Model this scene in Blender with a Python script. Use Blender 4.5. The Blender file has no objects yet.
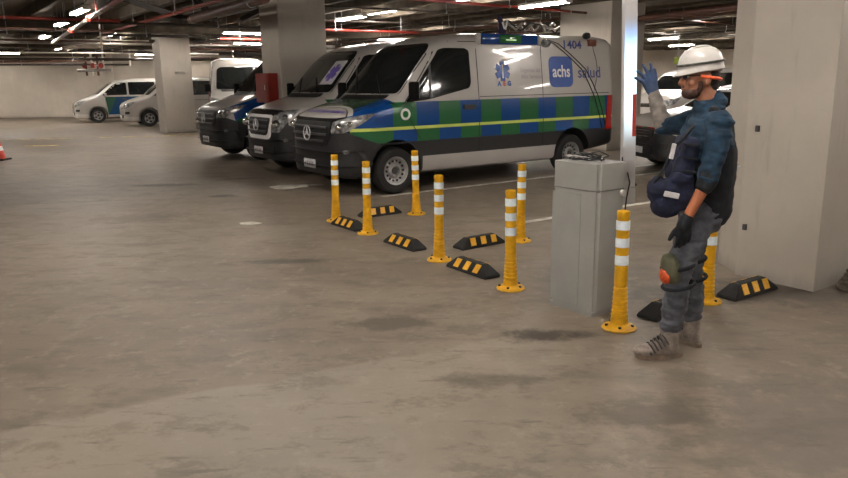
import bpy, bmesh, math, random
from mathutils import Vector, Matrix, noise
from mathutils.bvhtree import BVHTree
random.seed(4)
S = bpy.context.scene
COL = S.collection
PI = math.pi
R = math.radians

# ------------------------------------------------------------------ camera, world, exposure
cd = bpy.data.cameras.new('camera'); cam = bpy.data.objects.new('camera', cd); COL.objects.link(cam)
cd.sensor_width = 36; cd.lens = 717.1 * 36 / 848; cd.clip_end = 300
cam.matrix_world = Matrix.Translation((0, 0, 1.644)) @ Matrix.Rotation(PI/2 - 0.2176, 4, 'X') @ Matrix.Rotation(-0.0146, 4, 'Z')
S.camera = cam
w = bpy.data.worlds.new('world'); S.world = w; w.use_nodes = True
w.node_tree.nodes['Background'].inputs[0].default_value = (1, .85, .68, 1)
w.node_tree.nodes['Background'].inputs[1].default_value = 0.03
S.view_settings.view_transform = 'Standard'; S.view_settings.look = 'None'
S.view_settings.exposure = 1.2; S.view_settings.gamma = 1
S.view_settings.use_curve_mapping = False
LAMP = 60.0            # emission strength of the fluorescent tubes

# grid directions of the building: U along the parked vans (front to back), N across them
U = Vector((.8183, .5748, 0)); N = Vector((-.5748, .8183, 0)); BASE = Vector((-.379, 10.541, 0))
YAW = 0.6124
def G(u, n, z=0): return BASE + U*u + N*n + Vector((0, 0, z))

# ------------------------------------------------------------------ node helpers
class NT:
    def __init__(s, name):
        s.m = bpy.data.materials.new(name); s.m.use_nodes = True
        s.t = s.m.node_tree; s.b = s.t.nodes['Principled BSDF']
    def node(s, typ, **kw):
        n = s.t.nodes.new(typ)
        for k, v in kw.items(): setattr(n, k, v)
        return n
    def put(s, sock, v):
        if isinstance(v, (int, float)): sock.default_value = v
        elif isinstance(v, tuple): sock.default_value = v + (1,) if len(v) == 3 and sock.type == 'RGBA' else v
        else: s.t.links.new(v, sock)
    def M(s, op, a, b=0.0, c=0.0):
        n = s.node('ShaderNodeMath', operation=op)
        s.put(n.inputs[0], a); s.put(n.inputs[1], b); s.put(n.inputs[2], c)
        return n.outputs[0]
    def gt(s, a, b): return s.M('GREATER_THAN', a, b)
    def lt(s, a, b): return s.M('LESS_THAN', a, b)
    def mul(s, *a):
        r = a[0]
        for x in a[1:]: r = s.M('MULTIPLY', r, x)
        return r
    def rng(s, a, lo, hi): return s.mul(s.gt(a, lo), s.lt(a, hi))
    def mix(s, f, a, b):
        n = s.node('ShaderNodeMix', data_type='RGBA')
        s.put(n.inputs[0], f); s.put(n.inputs[6], a); s.put(n.inputs[7], b)
        return n.outputs[2]
    def xyz(s):
        tc = s.node('ShaderNodeTexCoord'); sp = s.node('ShaderNodeSeparateXYZ')
        s.t.links.new(tc.outputs['Object'], sp.inputs[0])
        s.co = tc.outputs['Object']
        return sp.outputs[0], sp.outputs[1], sp.outputs[2]
    def noise(s, scale, detail=4, rough=.55, co=None, stretch=None):
        n = s.node('ShaderNodeTexNoise'); n.inputs['Scale'].default_value = scale
        n.inputs['Detail'].default_value = detail; n.inputs['Roughness'].default_value = rough
        if co is None:
            co = s.node('ShaderNodeTexCoord').outputs['Object']
        if stretch:
            mp = s.node('ShaderNodeMapping'); mp.inputs['Scale'].default_value = stretch[:3]
            if len(stretch) > 3: mp.inputs['Rotation'].default_value = (0, 0, stretch[3])
            s.t.links.new(co, mp.inputs[0]); co = mp.outputs[0]
        s.t.links.new(co, n.inputs['Vector'])
        return n.outputs[0]
    def ramp(s, f, lo, hi): # smooth map lo..hi -> 0..1
        n = s.node('ShaderNodeMapRange'); n.interpolation_type = 'SMOOTHSTEP'
        s.put(n.inputs[0], f); n.inputs[1].default_value = lo; n.inputs[2].default_value = hi
        return n.outputs[0]
    def bump(s, h, strength=.3, dist=.01):
        n = s.node('ShaderNodeBump'); n.inputs['Strength'].default_value = strength; n.inputs['Distance'].default_value = dist
        s.put(n.inputs['Height'], h); s.t.links.new(n.outputs[0], s.b.inputs['Normal'])
    def fin(s, color, rough=.6, metal=0.0, coat=0.0):
        s.put(s.b.inputs['Base Color'], color); s.put(s.b.inputs['Roughness'], rough)
        s.put(s.b.inputs['Metallic'], metal); s.b.inputs['Coat Weight'].default_value = coat
        return s.m

def mat(name, col, rough=.6, metal=0, var=.12, scale=12, bump=0, coat=0, emit=0):
    n = NT(name)
    f = n.noise(scale)
    d = tuple(c*(1-var) for c in col); l = tuple(min(1, c*(1+var)) for c in col)
    m = n.fin(n.mix(n.ramp(f, .3, .7), d, l), rough, metal, coat)
    if bump: n.bump(n.noise(scale*5), bump, .004)
    if emit:
        n.b.inputs['Emission Color'].default_value = col + (1,); n.b.inputs['Emission Strength'].default_value = emit
    return m

M = {}
M['white_paint'] = mat('white_paint', (.44, .425, .40), .25, 0, .03, 2, coat=.4)
M['grey_white'] = mat('grey_white', (.55, .53, .5), .3, 0, .03, 2, coat=.3)
M['plastic'] = mat('dark_plastic', (.015, .0155, .017), .5, 0, .2, 20)
M['plastic2'] = mat('grey_plastic', (.045, .045, .047), .45, 0, .2, 20)
M['black'] = mat('black', (.008, .008, .009), .6, 0, .2)
M['mirror_black'] = mat('mirror_black', (.006, .006, .006), .9, 0, .1)
M['mirror_black'].node_tree.nodes['Principled BSDF'].inputs['Specular IOR Level'].default_value = .1
M['glass'] = mat('tinted_glass', (.012, .014, .014), .07, 0, .3, 3)
M['glass'].node_tree.nodes['Principled BSDF'].inputs['Specular IOR Level'].default_value = .6
M['rubber'] = mat('rubber', (.011, .011, .011), .75, 0, .25, 30, .2)
M['steel'] = mat('steel', (.42, .42, .42), .35, .8, .1)
M['chrome'] = mat('chrome', (.75, .75, .75), .12, 1, .02)
M['badge'] = mat('badge_silver', (.62, .62, .62), .25, .4, .05)
M['lamp_glass'] = mat('headlamp_glass', (.30, .31, .31), .12, .35, .55, 14, coat=.6)
M['white_print'] = mat('white_print', (.75, .75, .75), .5, 0, .02)
M['blue_print'] = mat('blue_print', (.008, .065, .33), .35, 0, .05)
M['navy_print'] = mat('navy_print', (.03, .05, .22), .4, 0, .05)
M['purple_print'] = mat('purple_print', (.13, .08, .42), .5, 0, .2, 40)
M['grey_print'] = mat('grey_print', (.2, .18, .22), .5, 0, .05)
M['red_print'] = mat('red_print', (.5, .05, .03), .4, 0, .05)
M['red_lamp'] = mat('red_lamp', (.42, .012, .01), .2, 0, .1, coat=.5)
M['plate'] = mat('plate', (.6, .6, .6), .5, 0, .12, 25)
M['yellow'] = mat('yellow_plastic', (.70, .37, .006), .42, 0, .12, 18)
M['yellow_strip'] = mat('yellow_reflective', (.82, .42, .02), .4, 0, .1, 40)
M['reflective'] = mat('reflective_band', (.80, .90, 1.0), .35, 0, .06, 40)  # bluish-white base brightened to stand in for retroreflected light
M['cabinet'] = mat('cabinet_grey', (.30, .30, .28), .5, 0, .06, 4)
M['cabinet2'] = mat('cabinet_grey_dark', (.17, .17, .16), .5, 0, .06, 4)
M['pipe_red'] = mat('pipe_red', (.24, .02, .012), .4, 0, .2, 4)
M['pipe_brown'] = mat('pipe_brown', (.085, .035, .022), .5, 0, .3, 4)
M['pipe_dark'] = mat('pipe_dark', (.035, .026, .02), .6, 0, .3, 4)
M['pipe_white'] = mat('pipe_white', (.6, .55, .47), .4, 0, .15, 4)
M['duct'] = mat('galvanised', (.30, .28, .25), .4, .6, .25, 6)
M['joist'] = mat('joist', (.085, .068, .048), .9, 0, .35, 3)
M['skin'] = mat('skin', (.30, .13, .075), .5, 0, .1, 20, .1)
M['skin_arm'] = mat('skin_arm', (.42, .15, .07), .5, 0, .1, 20)
M['hair'] = mat('hair', (.015, .010, .008), .7, 0, .4, 90, .6)
M['beard'] = mat('beard', (.06, .028, .02), .8, 0, .4, 120, .5)
M['sweat'] = mat('blue_fabric', (.007, .030, .060), .9, 0, .35, 25, .5)
M['vest'] = mat('black_fabric', (.010, .012, .016), .9, 0, .3, 25, .5)
M['navy'] = mat('navy_fabric', (.006, .010, .034), .85, 0, .4, 20, .5)
M['jeans'] = mat('grey_denim', (.095, .10, .12), .95, 0, .3, 16, .6)
M['gray_sleeve'] = mat('grey_fabric', (.20, .18, .16), .95, 0, .25, 20, .5)
M['glove_blue'] = mat('blue_glove', (.018, .042, .105), .7, 0, .3, 20, .3)
M['boot'] = mat('boot_suede', (.25, .21, .18), .9, 0, .25, 25, .5)
M['sole'] = mat('boot_sole', (.20, .15, .11), .8, 0, .2, 25)
M['lace'] = mat('lace', (.05, .045, .045), .8)
M['helmet'] = mat('helmet_white', (.50, .485, .46), .3, 0, .06, 20, coat=.3)
M['orange'] = mat('orange', (.62, .09, .02), .5, 0, .25, 60, .3)
M['olive'] = mat('olive_pad', (.10, .10, .06), .8, 0, .2, 20, .3)
M['navy_gloss'] = mat('panel_blue', (.008, .05, .22), .15, 0, .1, 3, coat=.5)
M['green_gloss'] = mat('panel_green', (.02, .14, .035), .15, 0, .1, 3, coat=.5)

def tube_mat():
    n = NT('fluorescent_tube')
    n.fin((.9, .9, .9), .5)
    n.b.inputs['Emission Color'].default_value = (1, .91, .83, 1); n.b.inputs['Emission Strength'].default_value = LAMP
    return n.m
M['tube'] = tube_mat()

def floor_mat():
    n = NT('concrete_floor'); x, y, z = n.xyz(); co = n.co
    big = n.noise(.35, 5, .6, co); med = n.noise(1.3, 6, .65, co, (1, 2.4, 1, .4)); fine = n.noise(22, 5, .7, co)
    c = n.mix(n.ramp(big, .35, .68), (.170, .138, .104), (.275, .230, .178))
    c = n.mix(n.mul(n.ramp(med, .46, .70), .62), c, (.120, .100, .078))
    sm = n.noise(3.2, 6, .7, co, (1, .35, 1, -.5))
    c = n.mix(n.mul(n.ramp(sm, .56, .74), .30), c, (.37, .32, .25))
    c = n.mix(n.mul(n.ramp(fine, .5, .8), .28), c, (.12, .10, .08))
    # lighter pour of concrete on the camera's side of a joint
    wob = n.M('MULTIPLY', n.M('SUBTRACT', n.noise(1.5, 3, .5, co), .5), .35)
    j = n.M('SUBTRACT', n.M('ADD', n.mul(n.M('ADD', x, 2.09), .47), 3.24), n.M('ADD', y, wob))  # >0 : nearer than the line
    near = n.mul(n.ramp(j, -.02, .05), n.ramp(x, 1.3, -.2))
    c = n.mix(n.mul(near, .40), c, (.37, .33, .27))
    m2 = n.noise(2.6, 7, .75, co, (1, 1.5, 1, 1.0)); c = n.mix(n.mul(n.ramp(m2, .50, .62), .42), c, (.100, .082, .062))
    m3 = n.noise(6.5, 6, .75, co); c = n.mix(n.mul(n.ramp(m3, .54, .66), .30), c, (.38, .33, .26))
    # tyre scuffs: thin streaks
    sc = n.noise(2.2, 5, .7, co, (1.0, 5, 1, -.75))
    c = n.mix(n.mul(n.ramp(sc, .57, .68), .50), c, (.095, .078, .06))
    # individual stains and one broad darker patch at lower right
    for (sx, sy, rx, ry, k, col) in [(.78, 4.46, .28, .11, .75, (.07, .05, .035)), (-.25, 4.75, .30, .16, .55, (.10, .08, .06)),
                                 (-4.3, 11.9, .55, .16, .7, (.07, .06, .05)), (-3.0, 10.6, .22, .14, .7, (.07, .06, .05)),
                                 (-1.3, 6.55, .42, .10, .6, (.08, .07, .055)), (-3.6, 8.9, .6, .3, .4, (.10, .085, .07)), (-3.2, 12.6, .3, .1, .6, (.08, .07, .06)),
                                 (1.1, 3.3, .35, .14, .5, (.12, .095, .07)), (.35, 3.75, .3, .1, .4, (.10, .08, .06)), (1.6, 6.1, .5, .2, .4, (.14, .12, .1)),
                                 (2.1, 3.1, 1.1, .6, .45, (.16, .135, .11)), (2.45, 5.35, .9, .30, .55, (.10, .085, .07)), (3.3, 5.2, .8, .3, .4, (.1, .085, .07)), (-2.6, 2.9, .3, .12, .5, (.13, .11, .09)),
                                 (-.6, 2.6, .5, .2, .4, (.13, .11, .09)), (-1.2, 9.9, 3.2, .12, .0, (.1, .1, .1))]:
        if k <= 0: continue
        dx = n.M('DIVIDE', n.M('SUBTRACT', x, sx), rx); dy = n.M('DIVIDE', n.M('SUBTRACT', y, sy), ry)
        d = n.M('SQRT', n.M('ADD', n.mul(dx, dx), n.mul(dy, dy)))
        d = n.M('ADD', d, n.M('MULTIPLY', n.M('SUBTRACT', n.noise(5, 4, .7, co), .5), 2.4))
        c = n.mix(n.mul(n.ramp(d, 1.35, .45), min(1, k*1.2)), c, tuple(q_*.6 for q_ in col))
    m = n.fin(c, n.M('ADD', n.mul(big, .25), .38))
    n.b.inputs['Specular IOR Level'].default_value = .35
    n.bump(n.M('ADD', fine, n.mul(med, .6)), .25, .006)
    return m
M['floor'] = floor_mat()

def wall_mat(name, col, dirt=.4):
    n = NT(name); x, y, z = n.xyz()
    a = n.noise(.9, 5, .6, n.co); b = n.noise(3, 5, .6, n.co, (3, 3, .5))
    c = n.mix(n.ramp(a, .35, .7), tuple(k*.86 for k in col), col)
    c = n.mix(n.mul(n.ramp(b, .55, .78), dirt), c, tuple(k*.6 for k in col))
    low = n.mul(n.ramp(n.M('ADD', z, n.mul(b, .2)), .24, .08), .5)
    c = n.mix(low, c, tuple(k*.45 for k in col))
    m = n.fin(c, .75); n.bump(n.noise(14, 5, .6, n.co), .12, .01)
    return m
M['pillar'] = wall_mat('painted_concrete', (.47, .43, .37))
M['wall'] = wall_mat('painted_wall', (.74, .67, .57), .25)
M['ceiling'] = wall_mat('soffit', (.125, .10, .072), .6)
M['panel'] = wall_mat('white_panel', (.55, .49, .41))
M['line'] = mat('floor_paint', (.56, .54, .48), .8, 0, .3, 6)
M['yline'] = mat('yellow_floor_paint', (.62, .46, .17), .8, 0, .3, 6)

# ------------------------------------------------------------------ mesh helpers
def mesh_from(bm, name, m, smooth=None):
    bmesh.ops.recalc_face_normals(bm, faces=bm.faces)
    me = bpy.data.meshes.new(name); bm.to_mesh(me); bm.free()
    for mm in (m if isinstance(m, (list, tuple)) else [m]): me.materials.append(mm)
    if smooth:
        me.polygons.foreach_set('use_smooth', [True]*len(me.polygons))
        me.set_sharp_from_angle(angle=R(smooth))
    return me
def ob(name, bm, m, parent=None, loc=(0, 0, 0), rz=0, smooth=None):
    me = bm if isinstance(bm, bpy.types.Mesh) else mesh_from(bm, name, m, smooth)
    o = bpy.data.objects.new(name, me); COL.objects.link(o); o.location = loc; o.rotation_euler = (0, 0, rz)
    if parent: o.parent = parent
    return o
def tag(o, label=None, cat=None, group=None, kind=None):
    if label: o['label'] = label
    if cat: o['category'] = cat
    if group: o['group'] = group
    if kind: o['kind'] = kind
    return o
def empty(name, loc=(0, 0, 0), rz=0, label=None, cat=None, group=None):
    o = bpy.data.objects.new(name, None); COL.objects.link(o); o.location = loc; o.rotation_euler = (0, 0, rz)
    o.empty_display_size = .1
    return tag(o, label, cat, group)
def copy_tree(o, parent=None):
    c = o.copy(); COL.objects.link(c); c.parent = parent
    for ch in list(o.children): copy_tree(ch, c)
    return c
def B(): return bmesh.new()
def box(bm, c, s, rot=None, bev=0):
    m = Matrix.Translation(c) @ (rot if rot else Matrix()) @ Matrix.Diagonal((s[0], s[1], s[2], 1))
    r = bmesh.ops.create_cube(bm, size=1, matrix=m)
    if bev:
        es = list({e for v in r['verts'] for e in v.link_edges})
        bmesh.ops.bevel(bm, geom=es, offset=bev, segments=2, affect='EDGES', profile=.5)
    return bm
def zrot(a): return Matrix.Rotation(a, 4, 'Z')
def align(d):
    return Vector((0, 0, 1)).rotation_difference(Vector(d).normalized()).to_matrix().to_4x4()
def cone(bm, p0, p1, r0, r1=None, seg=12, caps=True):
    p0 = Vector(p0); p1 = Vector(p1); r1 = r0 if r1 is None else r1; d = p1-p0
    m = Matrix.Translation((p0+p1)/2) @ align(d)
    bmesh.ops.create_cone(bm, cap_ends=caps, segments=seg, radius1=r0, radius2=r1, depth=d.length, matrix=m)
    return bm
def ell(bm, c, r, rot=None, seg=20):
    m = Matrix.Translation(c) @ (rot if rot else Matrix()) @ Matrix.Diagonal((r[0], r[1], r[2], 1))
    bmesh.ops.create_uvsphere(bm, u_segments=seg, v_segments=seg//2+2, radius=1, matrix=m)
    return bm
def capsule(bm, p0, p1, r0, r1, seg=16):
    cone(bm, p0, p1, r0, r1, seg); ell(bm, p0, (r0,)*3, None, seg); ell(bm, p1, (r1,)*3, None, seg)
    return bm
def chain(bm, pts, seg=14):
    for a, b in zip(pts, pts[1:]): capsule(bm, a[0], b[0], a[1], b[1], seg)
    return bm
def tube(bm, pts, r, seg=8, closed=False):
    pts = [Vector(p) for p in pts]; n = len(pts); rings = []
    up = Vector((0, 0, 1))
    for i, p in enumerate(pts):
        a = pts[(i-1) % n] if closed or i > 0 else p; b = pts[(i+1) % n] if closed or i < n-1 else p
        t = (b-a).normalized()
        s = t.cross(up if abs(t.z) < .95 else Vector((1, 0, 0))).normalized(); q = s.cross(t)
        rings.append([bm.verts.new(p + (s*math.cos(2*PI*k/seg) + q*math.sin(2*PI*k/seg))*r) for k in range(seg)])
    m = n if closed else n-1
    for i in range(m):
        for k in range(seg):
            A, C = rings[i], rings[(i+1) % n]
            bm.faces.new((A[k], A[(k+1) % seg], C[(k+1) % seg], C[k]))
    if not closed:
        bm.faces.new(rings[0][::-1]); bm.faces.new(rings[-1])
    return bm
def lathe(bm, prof, seg=28, mtx=None):
    """prof: list of (r,z); closed on the axis where r==0"""
    mtx = mtx or Matrix(); rings = []
    for r, z in prof:
        if r < 1e-6: rings.append([bm.verts.new(mtx @ Vector((0, 0, z)))])
        else: rings.append([bm.verts.new(mtx @ Vector((r*math.cos(2*PI*k/seg), r*math.sin(2*PI*k/seg), z))) for k in range(seg)])
    for A, C in zip(rings, rings[1:]):
        if len(A) == 1 and len(C) == 1: continue
        for k in range(seg):
            k2 = (k+1) % seg
            if len(A) == 1: bm.faces.new((A[0], C[k2], C[k]))
            elif len(C) == 1: bm.faces.new((A[k], A[k2], C[0]))
            else: bm.faces.new((A[k], A[k2], C[k2], C[k]))
    return bm
def prism(bm, poly, z0, z1):
    lo = [bm.verts.new((x, y, z0)) for x, y in poly]; hi = [bm.verts.new((x, y, z1)) for x, y in poly]
    n = len(poly)
    bm.faces.new(lo[::-1]); bm.faces.new(hi)
    for i in range(n): bm.faces.new((lo[i], lo[(i+1) % n], hi[(i+1) % n], hi[i]))
    return bm
def evaluated(o):
    dg = bpy.context.evaluated_depsgraph_get(); me = bpy.data.meshes.new_from_object(o.evaluated_get(dg))
    return me
def modded(bm, mods):
    me = bpy.data.meshes.new('tmp'); bm.to_mesh(me); bm.free()
    o = bpy.data.objects.new('tmp', me); COL.objects.link(o)
    extra = []
    for typ, kw in mods:
        md = o.modifiers.new('m', typ)
        for k, v in kw.items():
            if k == 'object':
                cm = bpy.data.meshes.new('tmpc'); v.to_mesh(cm); v.free(); co = bpy.data.objects.new('tmpc', cm); COL.objects.link(co); extra.append(co); v = co
            setattr(md, k, v)
    out = evaluated(o)
    for e in [o]+extra: bpy.data.objects.remove(e)
    return out
def blob(bm, voxel=.008, smooth=6, fold=None):
    """union of closed pieces as ONE smooth surface; fold=(amp, scale, stretch) wrinkles it"""
    me = modded(bm, [('REMESH', dict(mode='VOXEL', voxel_size=voxel)), ('SMOOTH', dict(factor=.5, iterations=smooth))])
    if fold:
        amp, sc, st = fold
        nn = [v.normal.copy() for v in me.vertices]
        for v, no in zip(me.vertices, nn):
            p = Vector((v.co.x*sc*st[0], v.co.y*sc*st[1], v.co.z*sc*st[2]))
            k = noise.noise(p) + .5*noise.noise(p*2.1)
            v.co += no * amp * k
    me.polygons.foreach_set('use_smooth', [True]*len(me.polygons))
    return me
def obm(name, me, m, parent, smooth=None):
    me.name = name; me.materials.clear()
    for mm in (m if isinstance(m, (list, tuple)) else [m]): me.materials.append(mm)
    o = bpy.data.objects.new(name, me); COL.objects.link(o); o.parent = parent
    if smooth:
        me.polygons.foreach_set('use_smooth', [True]*len(me.polygons)); me.set_sharp_from_angle(angle=R(smooth))
    return o
def text_mesh(s, size, extrude=.002, bold=0.0, align_x='CENTER'):
    cu = bpy.data.curves.new('t', 'FONT'); cu.body = s; cu.size = size; cu.align_x = align_x; cu.align_y = 'CENTER'
    cu.extrude = extrude; cu.offset = bold; cu.resolution_u = 3
    o = bpy.data.objects.new('t', cu); COL.objects.link(o)
    me = evaluated(o); bpy.data.objects.remove(o); return me

# ------------------------------------------------------------------ the room
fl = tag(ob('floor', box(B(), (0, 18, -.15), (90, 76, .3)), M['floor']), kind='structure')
H = 3.55
tag(ob('ceiling', box(B(), (0, 18, H+.15), (90, 76, .3)), M['ceiling']), kind='structure')
ceil = bpy.data.objects['ceiling']
tag(ob('wall_back', box(B(), (0, 47.2, H/2), (90, .4, H)), M['wall']), kind='structure')
tag(ob('wall_left', box(B(), (-34, 18, H/2), (.4, 58, H)), M['wall']), kind='structure')
tag(ob('wall_right', box(B(), (30, 18, H/2), (.4, 58, H)), M['wall']), kind='structure')
tag(ob('wall_front', box(B(), (0, -11, H/2), (64, .4, H)), M['wall']), kind='structure')
# nearer wall at the far left and the white return beside it
tag(ob('wall_far', box(B(), (-24.4, 39.3, H/2), (18.8, .3, H)), M['wall']), kind='structure')
tag(ob('wall_return', box(B(), (-12.4, 37.0, H/2), (6.0, .3, H)), M['panel']), kind='structure')
# concrete joists of the ribbed ceiling, running along N
jm = None
k = 0
for i in range(-30, 44):
    uu = i*1.0
    c = G(uu, 19)
    if jm is None: jm = mesh_from(box(B(), (0, 0, 0), (.16, 58, .26), bev=.02), 'joist', M['joist'])
    p = c
    if abs(p.x) > 40: continue
    o = ob('joist', jm, None, ceil, (p.x, p.y, H-.13), YAW); k += 1
# deep beams along U
bmesh_beam = mesh_from(box(B(), (0, 0, 0), (70, .40, .30), bev=.02), 'beam', M['joist'])
for nn in (13.5, 24, 33): ob('beam', bmesh_beam, None, ceil, tuple(G(8, nn, H-.29)), YAW)

def pillar(name, corner_u, corner_n, lu, ln, label_mat='pillar', poly=None):
    bm = B()
    if poly is None:
        c = G(corner_u+lu/2, corner_n+ln/2)
        box(bm, (c.x, c.y, H/2), (lu, ln, H), zrot(YAW), .015)
    else: prism(bm, poly, 0, H)
    return tag(ob(name, bm, M[label_mat]), kind='structure')
pb = pillar('trim_1', .375, 4.75, 1.05, .9)
cl = Vector((-8.81, 24.98, 0)) - BASE
pillar('trim_2', cl.dot(U), cl.dot(N), 1.03, .87)
cdv = Vector((4.213, 16.5, 0)) - BASE
pillar('trim_3', cdv.dot(U), cdv.dot(N), 1.15, 1.56)
# big pillar on the right: main block plus a set-back flank
e0 = Vector((3.01, 5.33, 0))
def pt(a, b): q = e0 + U*a + N*b; return (q.x, q.y)
pillar('trim_4', 0, 0, 0, 0, poly=[pt(0, 0), pt(1.6, 0), pt(1.6, 1.3), pt(1.0, 1.3), pt(.265, .987), pt(.05, .676), pt(0, .66)])
for (a, b) in [(-19, 41), (17, 24), (-16, 8)]:
    c = Vector((a, b, 0))-BASE; pillar('trim_%d' % (5+[(-19, 41), (17, 24), (-16, 8)].index((a, b))), c.dot(U), c.dot(N), 1.05, .9)

# painted lines on the floor (children of the floor)
def painted(p, q, wd, m, name='painted_line'):
    p = Vector((p[0], p[1], 0)); q = Vector((q[0], q[1], 0)); d = (q-p); c = (p+q)/2
    bm = B(); n_ = max(2, int(d.length/.35)); s = d.normalized().cross(Vector((0, 0, 1)))
    top = []
    for i in range(n_+1):
        t = p + d*i/n_
        w1 = wd/2*(1+.18*noise.noise(t*3)); w2 = wd/2*(1+.18*noise.noise(t*3+Vector((9, 0, 0))))
        top.append((bm.verts.new(t+s*w1+Vector((0, 0, .0035))), bm.verts.new(t-s*w2+Vector((0, 0, .0035))), bm.verts.new(t+s*w1-Vector((0,0,.002))), bm.verts.new(t-s*w2-Vector((0,0,.002)))))
    for a, b in zip(top, top[1:]):
        bm.faces.new((a[0], a[1], b[1], b[0])); bm.faces.new((a[2], a[0], b[0], b[2])); bm.faces.new((a[1], a[3], b[3], b[1])); bm.faces.new((a[3], a[2], b[2], b[3]))
    bm.faces.new((top[0][0], top[0][2], top[0][3], top[0][1])); bm.faces.new((top[-1][0], top[-1][1], top[-1][3], top[-1][2]))
    o = ob(name, bm, m, fl); return o
L0 = Vector((-.78, 10.35, 0))
painted((-.6, 10.35), (6.2, 15.0), .09, M['line'])
painted((1.13, 8.23), (5.6, 11.25), .09, M['line'])
painted((3.2, 11.95), (6.5, 14.2), .09, M['line'])
d0 = Vector((-14.2, 22.75, 0)); dd = Vector((.99, .138, 0))
for i in range(20):
    if i in (5,): continue
    p = d0 + dd*(i*.64); painted(p.xy, (p+dd*.46).xy, .10, M['yline'], 'yellow_dash')
painted((-11.2, 20.3), (-10.3, 20.4), .13, M['yline'], 'yellow_dash')
def paint_blotch(cx, cy, rx, ry, seed):
    bm = B(); vs = []
    for k in range(16):
        a = 2*PI*k/16; r = 1+.7*noise.noise(Vector((math.cos(a)*1.6+seed, math.sin(a)*1.6, seed)))
        vs.append((cx+rx*r*math.cos(a), cy+ry*r*math.sin(a)))
    prism(bm, vs, -.002, .004); ob('worn_paint_mark', bm, M['line'], fl)
paint_blotch(-2.10, 8.45, .13, .10, 2.); paint_blotch(-2.2, 11.45, .30, .20, 5.); paint_blotch(-1.9, 11.65, .32, .07, 7.)

# ------------------------------------------------------------------ lights in fittings
def fixture():
    r = empty('fluorescent_light')
    b = B(); box(b, (0, 0, .045), (1.30, .16, .05), bev=.01); box(b, (-.63, 0, .01), (.04, .15, .05)); box(b, (.63, 0, .01), (.04, .15, .05))
    ob('housing', b, M['grey_white'], r)
    for s in (-1, 1):
        b = B(); cone(b, (-.61, s*.045, 0), (.61, s*.045, 0), .016, seg=10); ob('tube', b, M['tube'], r, smooth=50)
    for s in (-.5, .5):
        b = B(); cone(b, (s, 0, .06), (s, 0, H-3.02), .006, seg=6); ob('hanger', b, M['steel'], r)
    return r
F0 = None
def light(x, y, z, ang, label, group=None):
    global F0
    if F0 is None: F0 = fixture(); o = F0
    else: o = copy_tree(F0)
    o.location = (x, y, z); o.rotation_euler = (0, 0, ang); tag(o, label, 'light', group); return o
AN = YAW+PI/2
light(-6.44, 14.18, 3.0, AN, 'white twin fluorescent light over the aisle, nearest of the left row')
light(-8.07, 16.82, 3.0, AN, 'white twin fluorescent light over the aisle, second of the left row')
light(-10.66, 21.12, 3.0, AN, 'small bright fluorescent light, farthest of the left row')
light(-4.95, 20.9, 3.0, YAW, 'bright fluorescent light just left of the pillar with the red box, over a red pipe')
light(-6.1, 26.5, 3.0, YAW, 'fluorescent light lower and farther left of the red box pillar, beneath the brightest one')
light(-.95, 25.3, 3.0, YAW, 'bright fluorescent light directly above the windscreen of the chequered ambulance')
light(2.33, 14.15, 3.0, AN, 'large bright fluorescent light over the chequered ambulance, nearest the top edge')
light(8.85, 27.1, 3.0, AN, 'bright fluorescent light left of the worker, topmost of those beside the helmet')
light(11.6, 33.0, 3.0, AN, 'short fluorescent light beside the helmet, middle of three')
light(9.6, 35.0, 3.0, AN, 'short fluorescent light left of the helmet, lowest of three by the raised glove')
light(-1.7, 18.3, 3.15, AN, 'thin fluorescent light right of the pillar with the red box, near a red pipe')
light(-12.3, 33.5, 2.95, YAW, 'fluorescent light in front of the white wall panel above the far white minivan')
light(-17.5, 31.0, 3.0, YAW, 'dim long fluorescent light low over the far left wall')
gl = 'ceiling lights outside the picture'
for i in range(-3, 4):
    for j in range(-4, 3):
        p = G(i*4.2+1.4, j*3.6-3.4)
        if p.y > 11.2 or p.y < -10 or p.x < -8 or p.x > 13 or (2.2 < p.x < 7 and p.y < 4.6): continue
        light(p.x, p.y, 3.0, AN, 'white twin fluorescent ceiling light hanging over the near parking bays', gl)
for i in range(-9, 10):  # far fixtures added between the joists to brighten the distance
    for j in range(-1, 10):
        p = G(i*4+.5, j*3.8+7.5)
        if p.y < 15.5 or p.y > 44 or abs(p.x) > 27 or (p.y > 37 and p.x < -9) or (p.y < 23 and p.x < -3): continue
        light(p.x, p.y, 3.37, AN, 'added twin fluorescent ceiling light set up between joists to brighten the far garage', 'added distant ceiling lights')

# ------------------------------------------------------------------ pipes, each a thing
def pipe(p, d, l0, l1, r, m, label, joints=(), name='ceiling_pipe', drops=()):
    """straight pipe through p along d from l0 to l1 with couplings and hangers"""
    p = Vector(p); d = Vector(d).normalized()
    root = empty(name, tuple(p), 0, label, 'pipe')
    b = B(); cone(b, d*l0, d*l1, r, seg=12); ob('pipe_run', b, M[m], root, smooth=50)
    for t in joints:
        b = B(); cone(b, d*(t-.07), d*(t+.07), r*1.5, seg=14); cone(b, d*(t-.1), d*(t-.07), r*1.8, seg=14); cone(b, d*(t+.07), d*(t+.1), r*1.8, seg=14)
        ob('coupling', b, M['pipe_red'], root, smooth=40)
    t = l0+.6
    while t < l1:
        q = d*t; b = B(); cone(b, q, q+Vector((0, 0, H-p.z)), .008, seg=6)
        lathe(b, [(r+.002, -.015), (r+.008, -.015), (r+.008, .015), (r+.002, .015), (r+.002, -.015)], 12, Matrix.Translation(q) @ align(d))
        ob('hanger', b, M['steel'], root); t += 3.4
    return root
D1 = Vector((-.51, .86, 0))
def between(a, b_, *args, **k):
    a = Vector(a); d = Vector(b_)-a; return pipe(a, d, 0, d.length, *args, **k)
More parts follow.
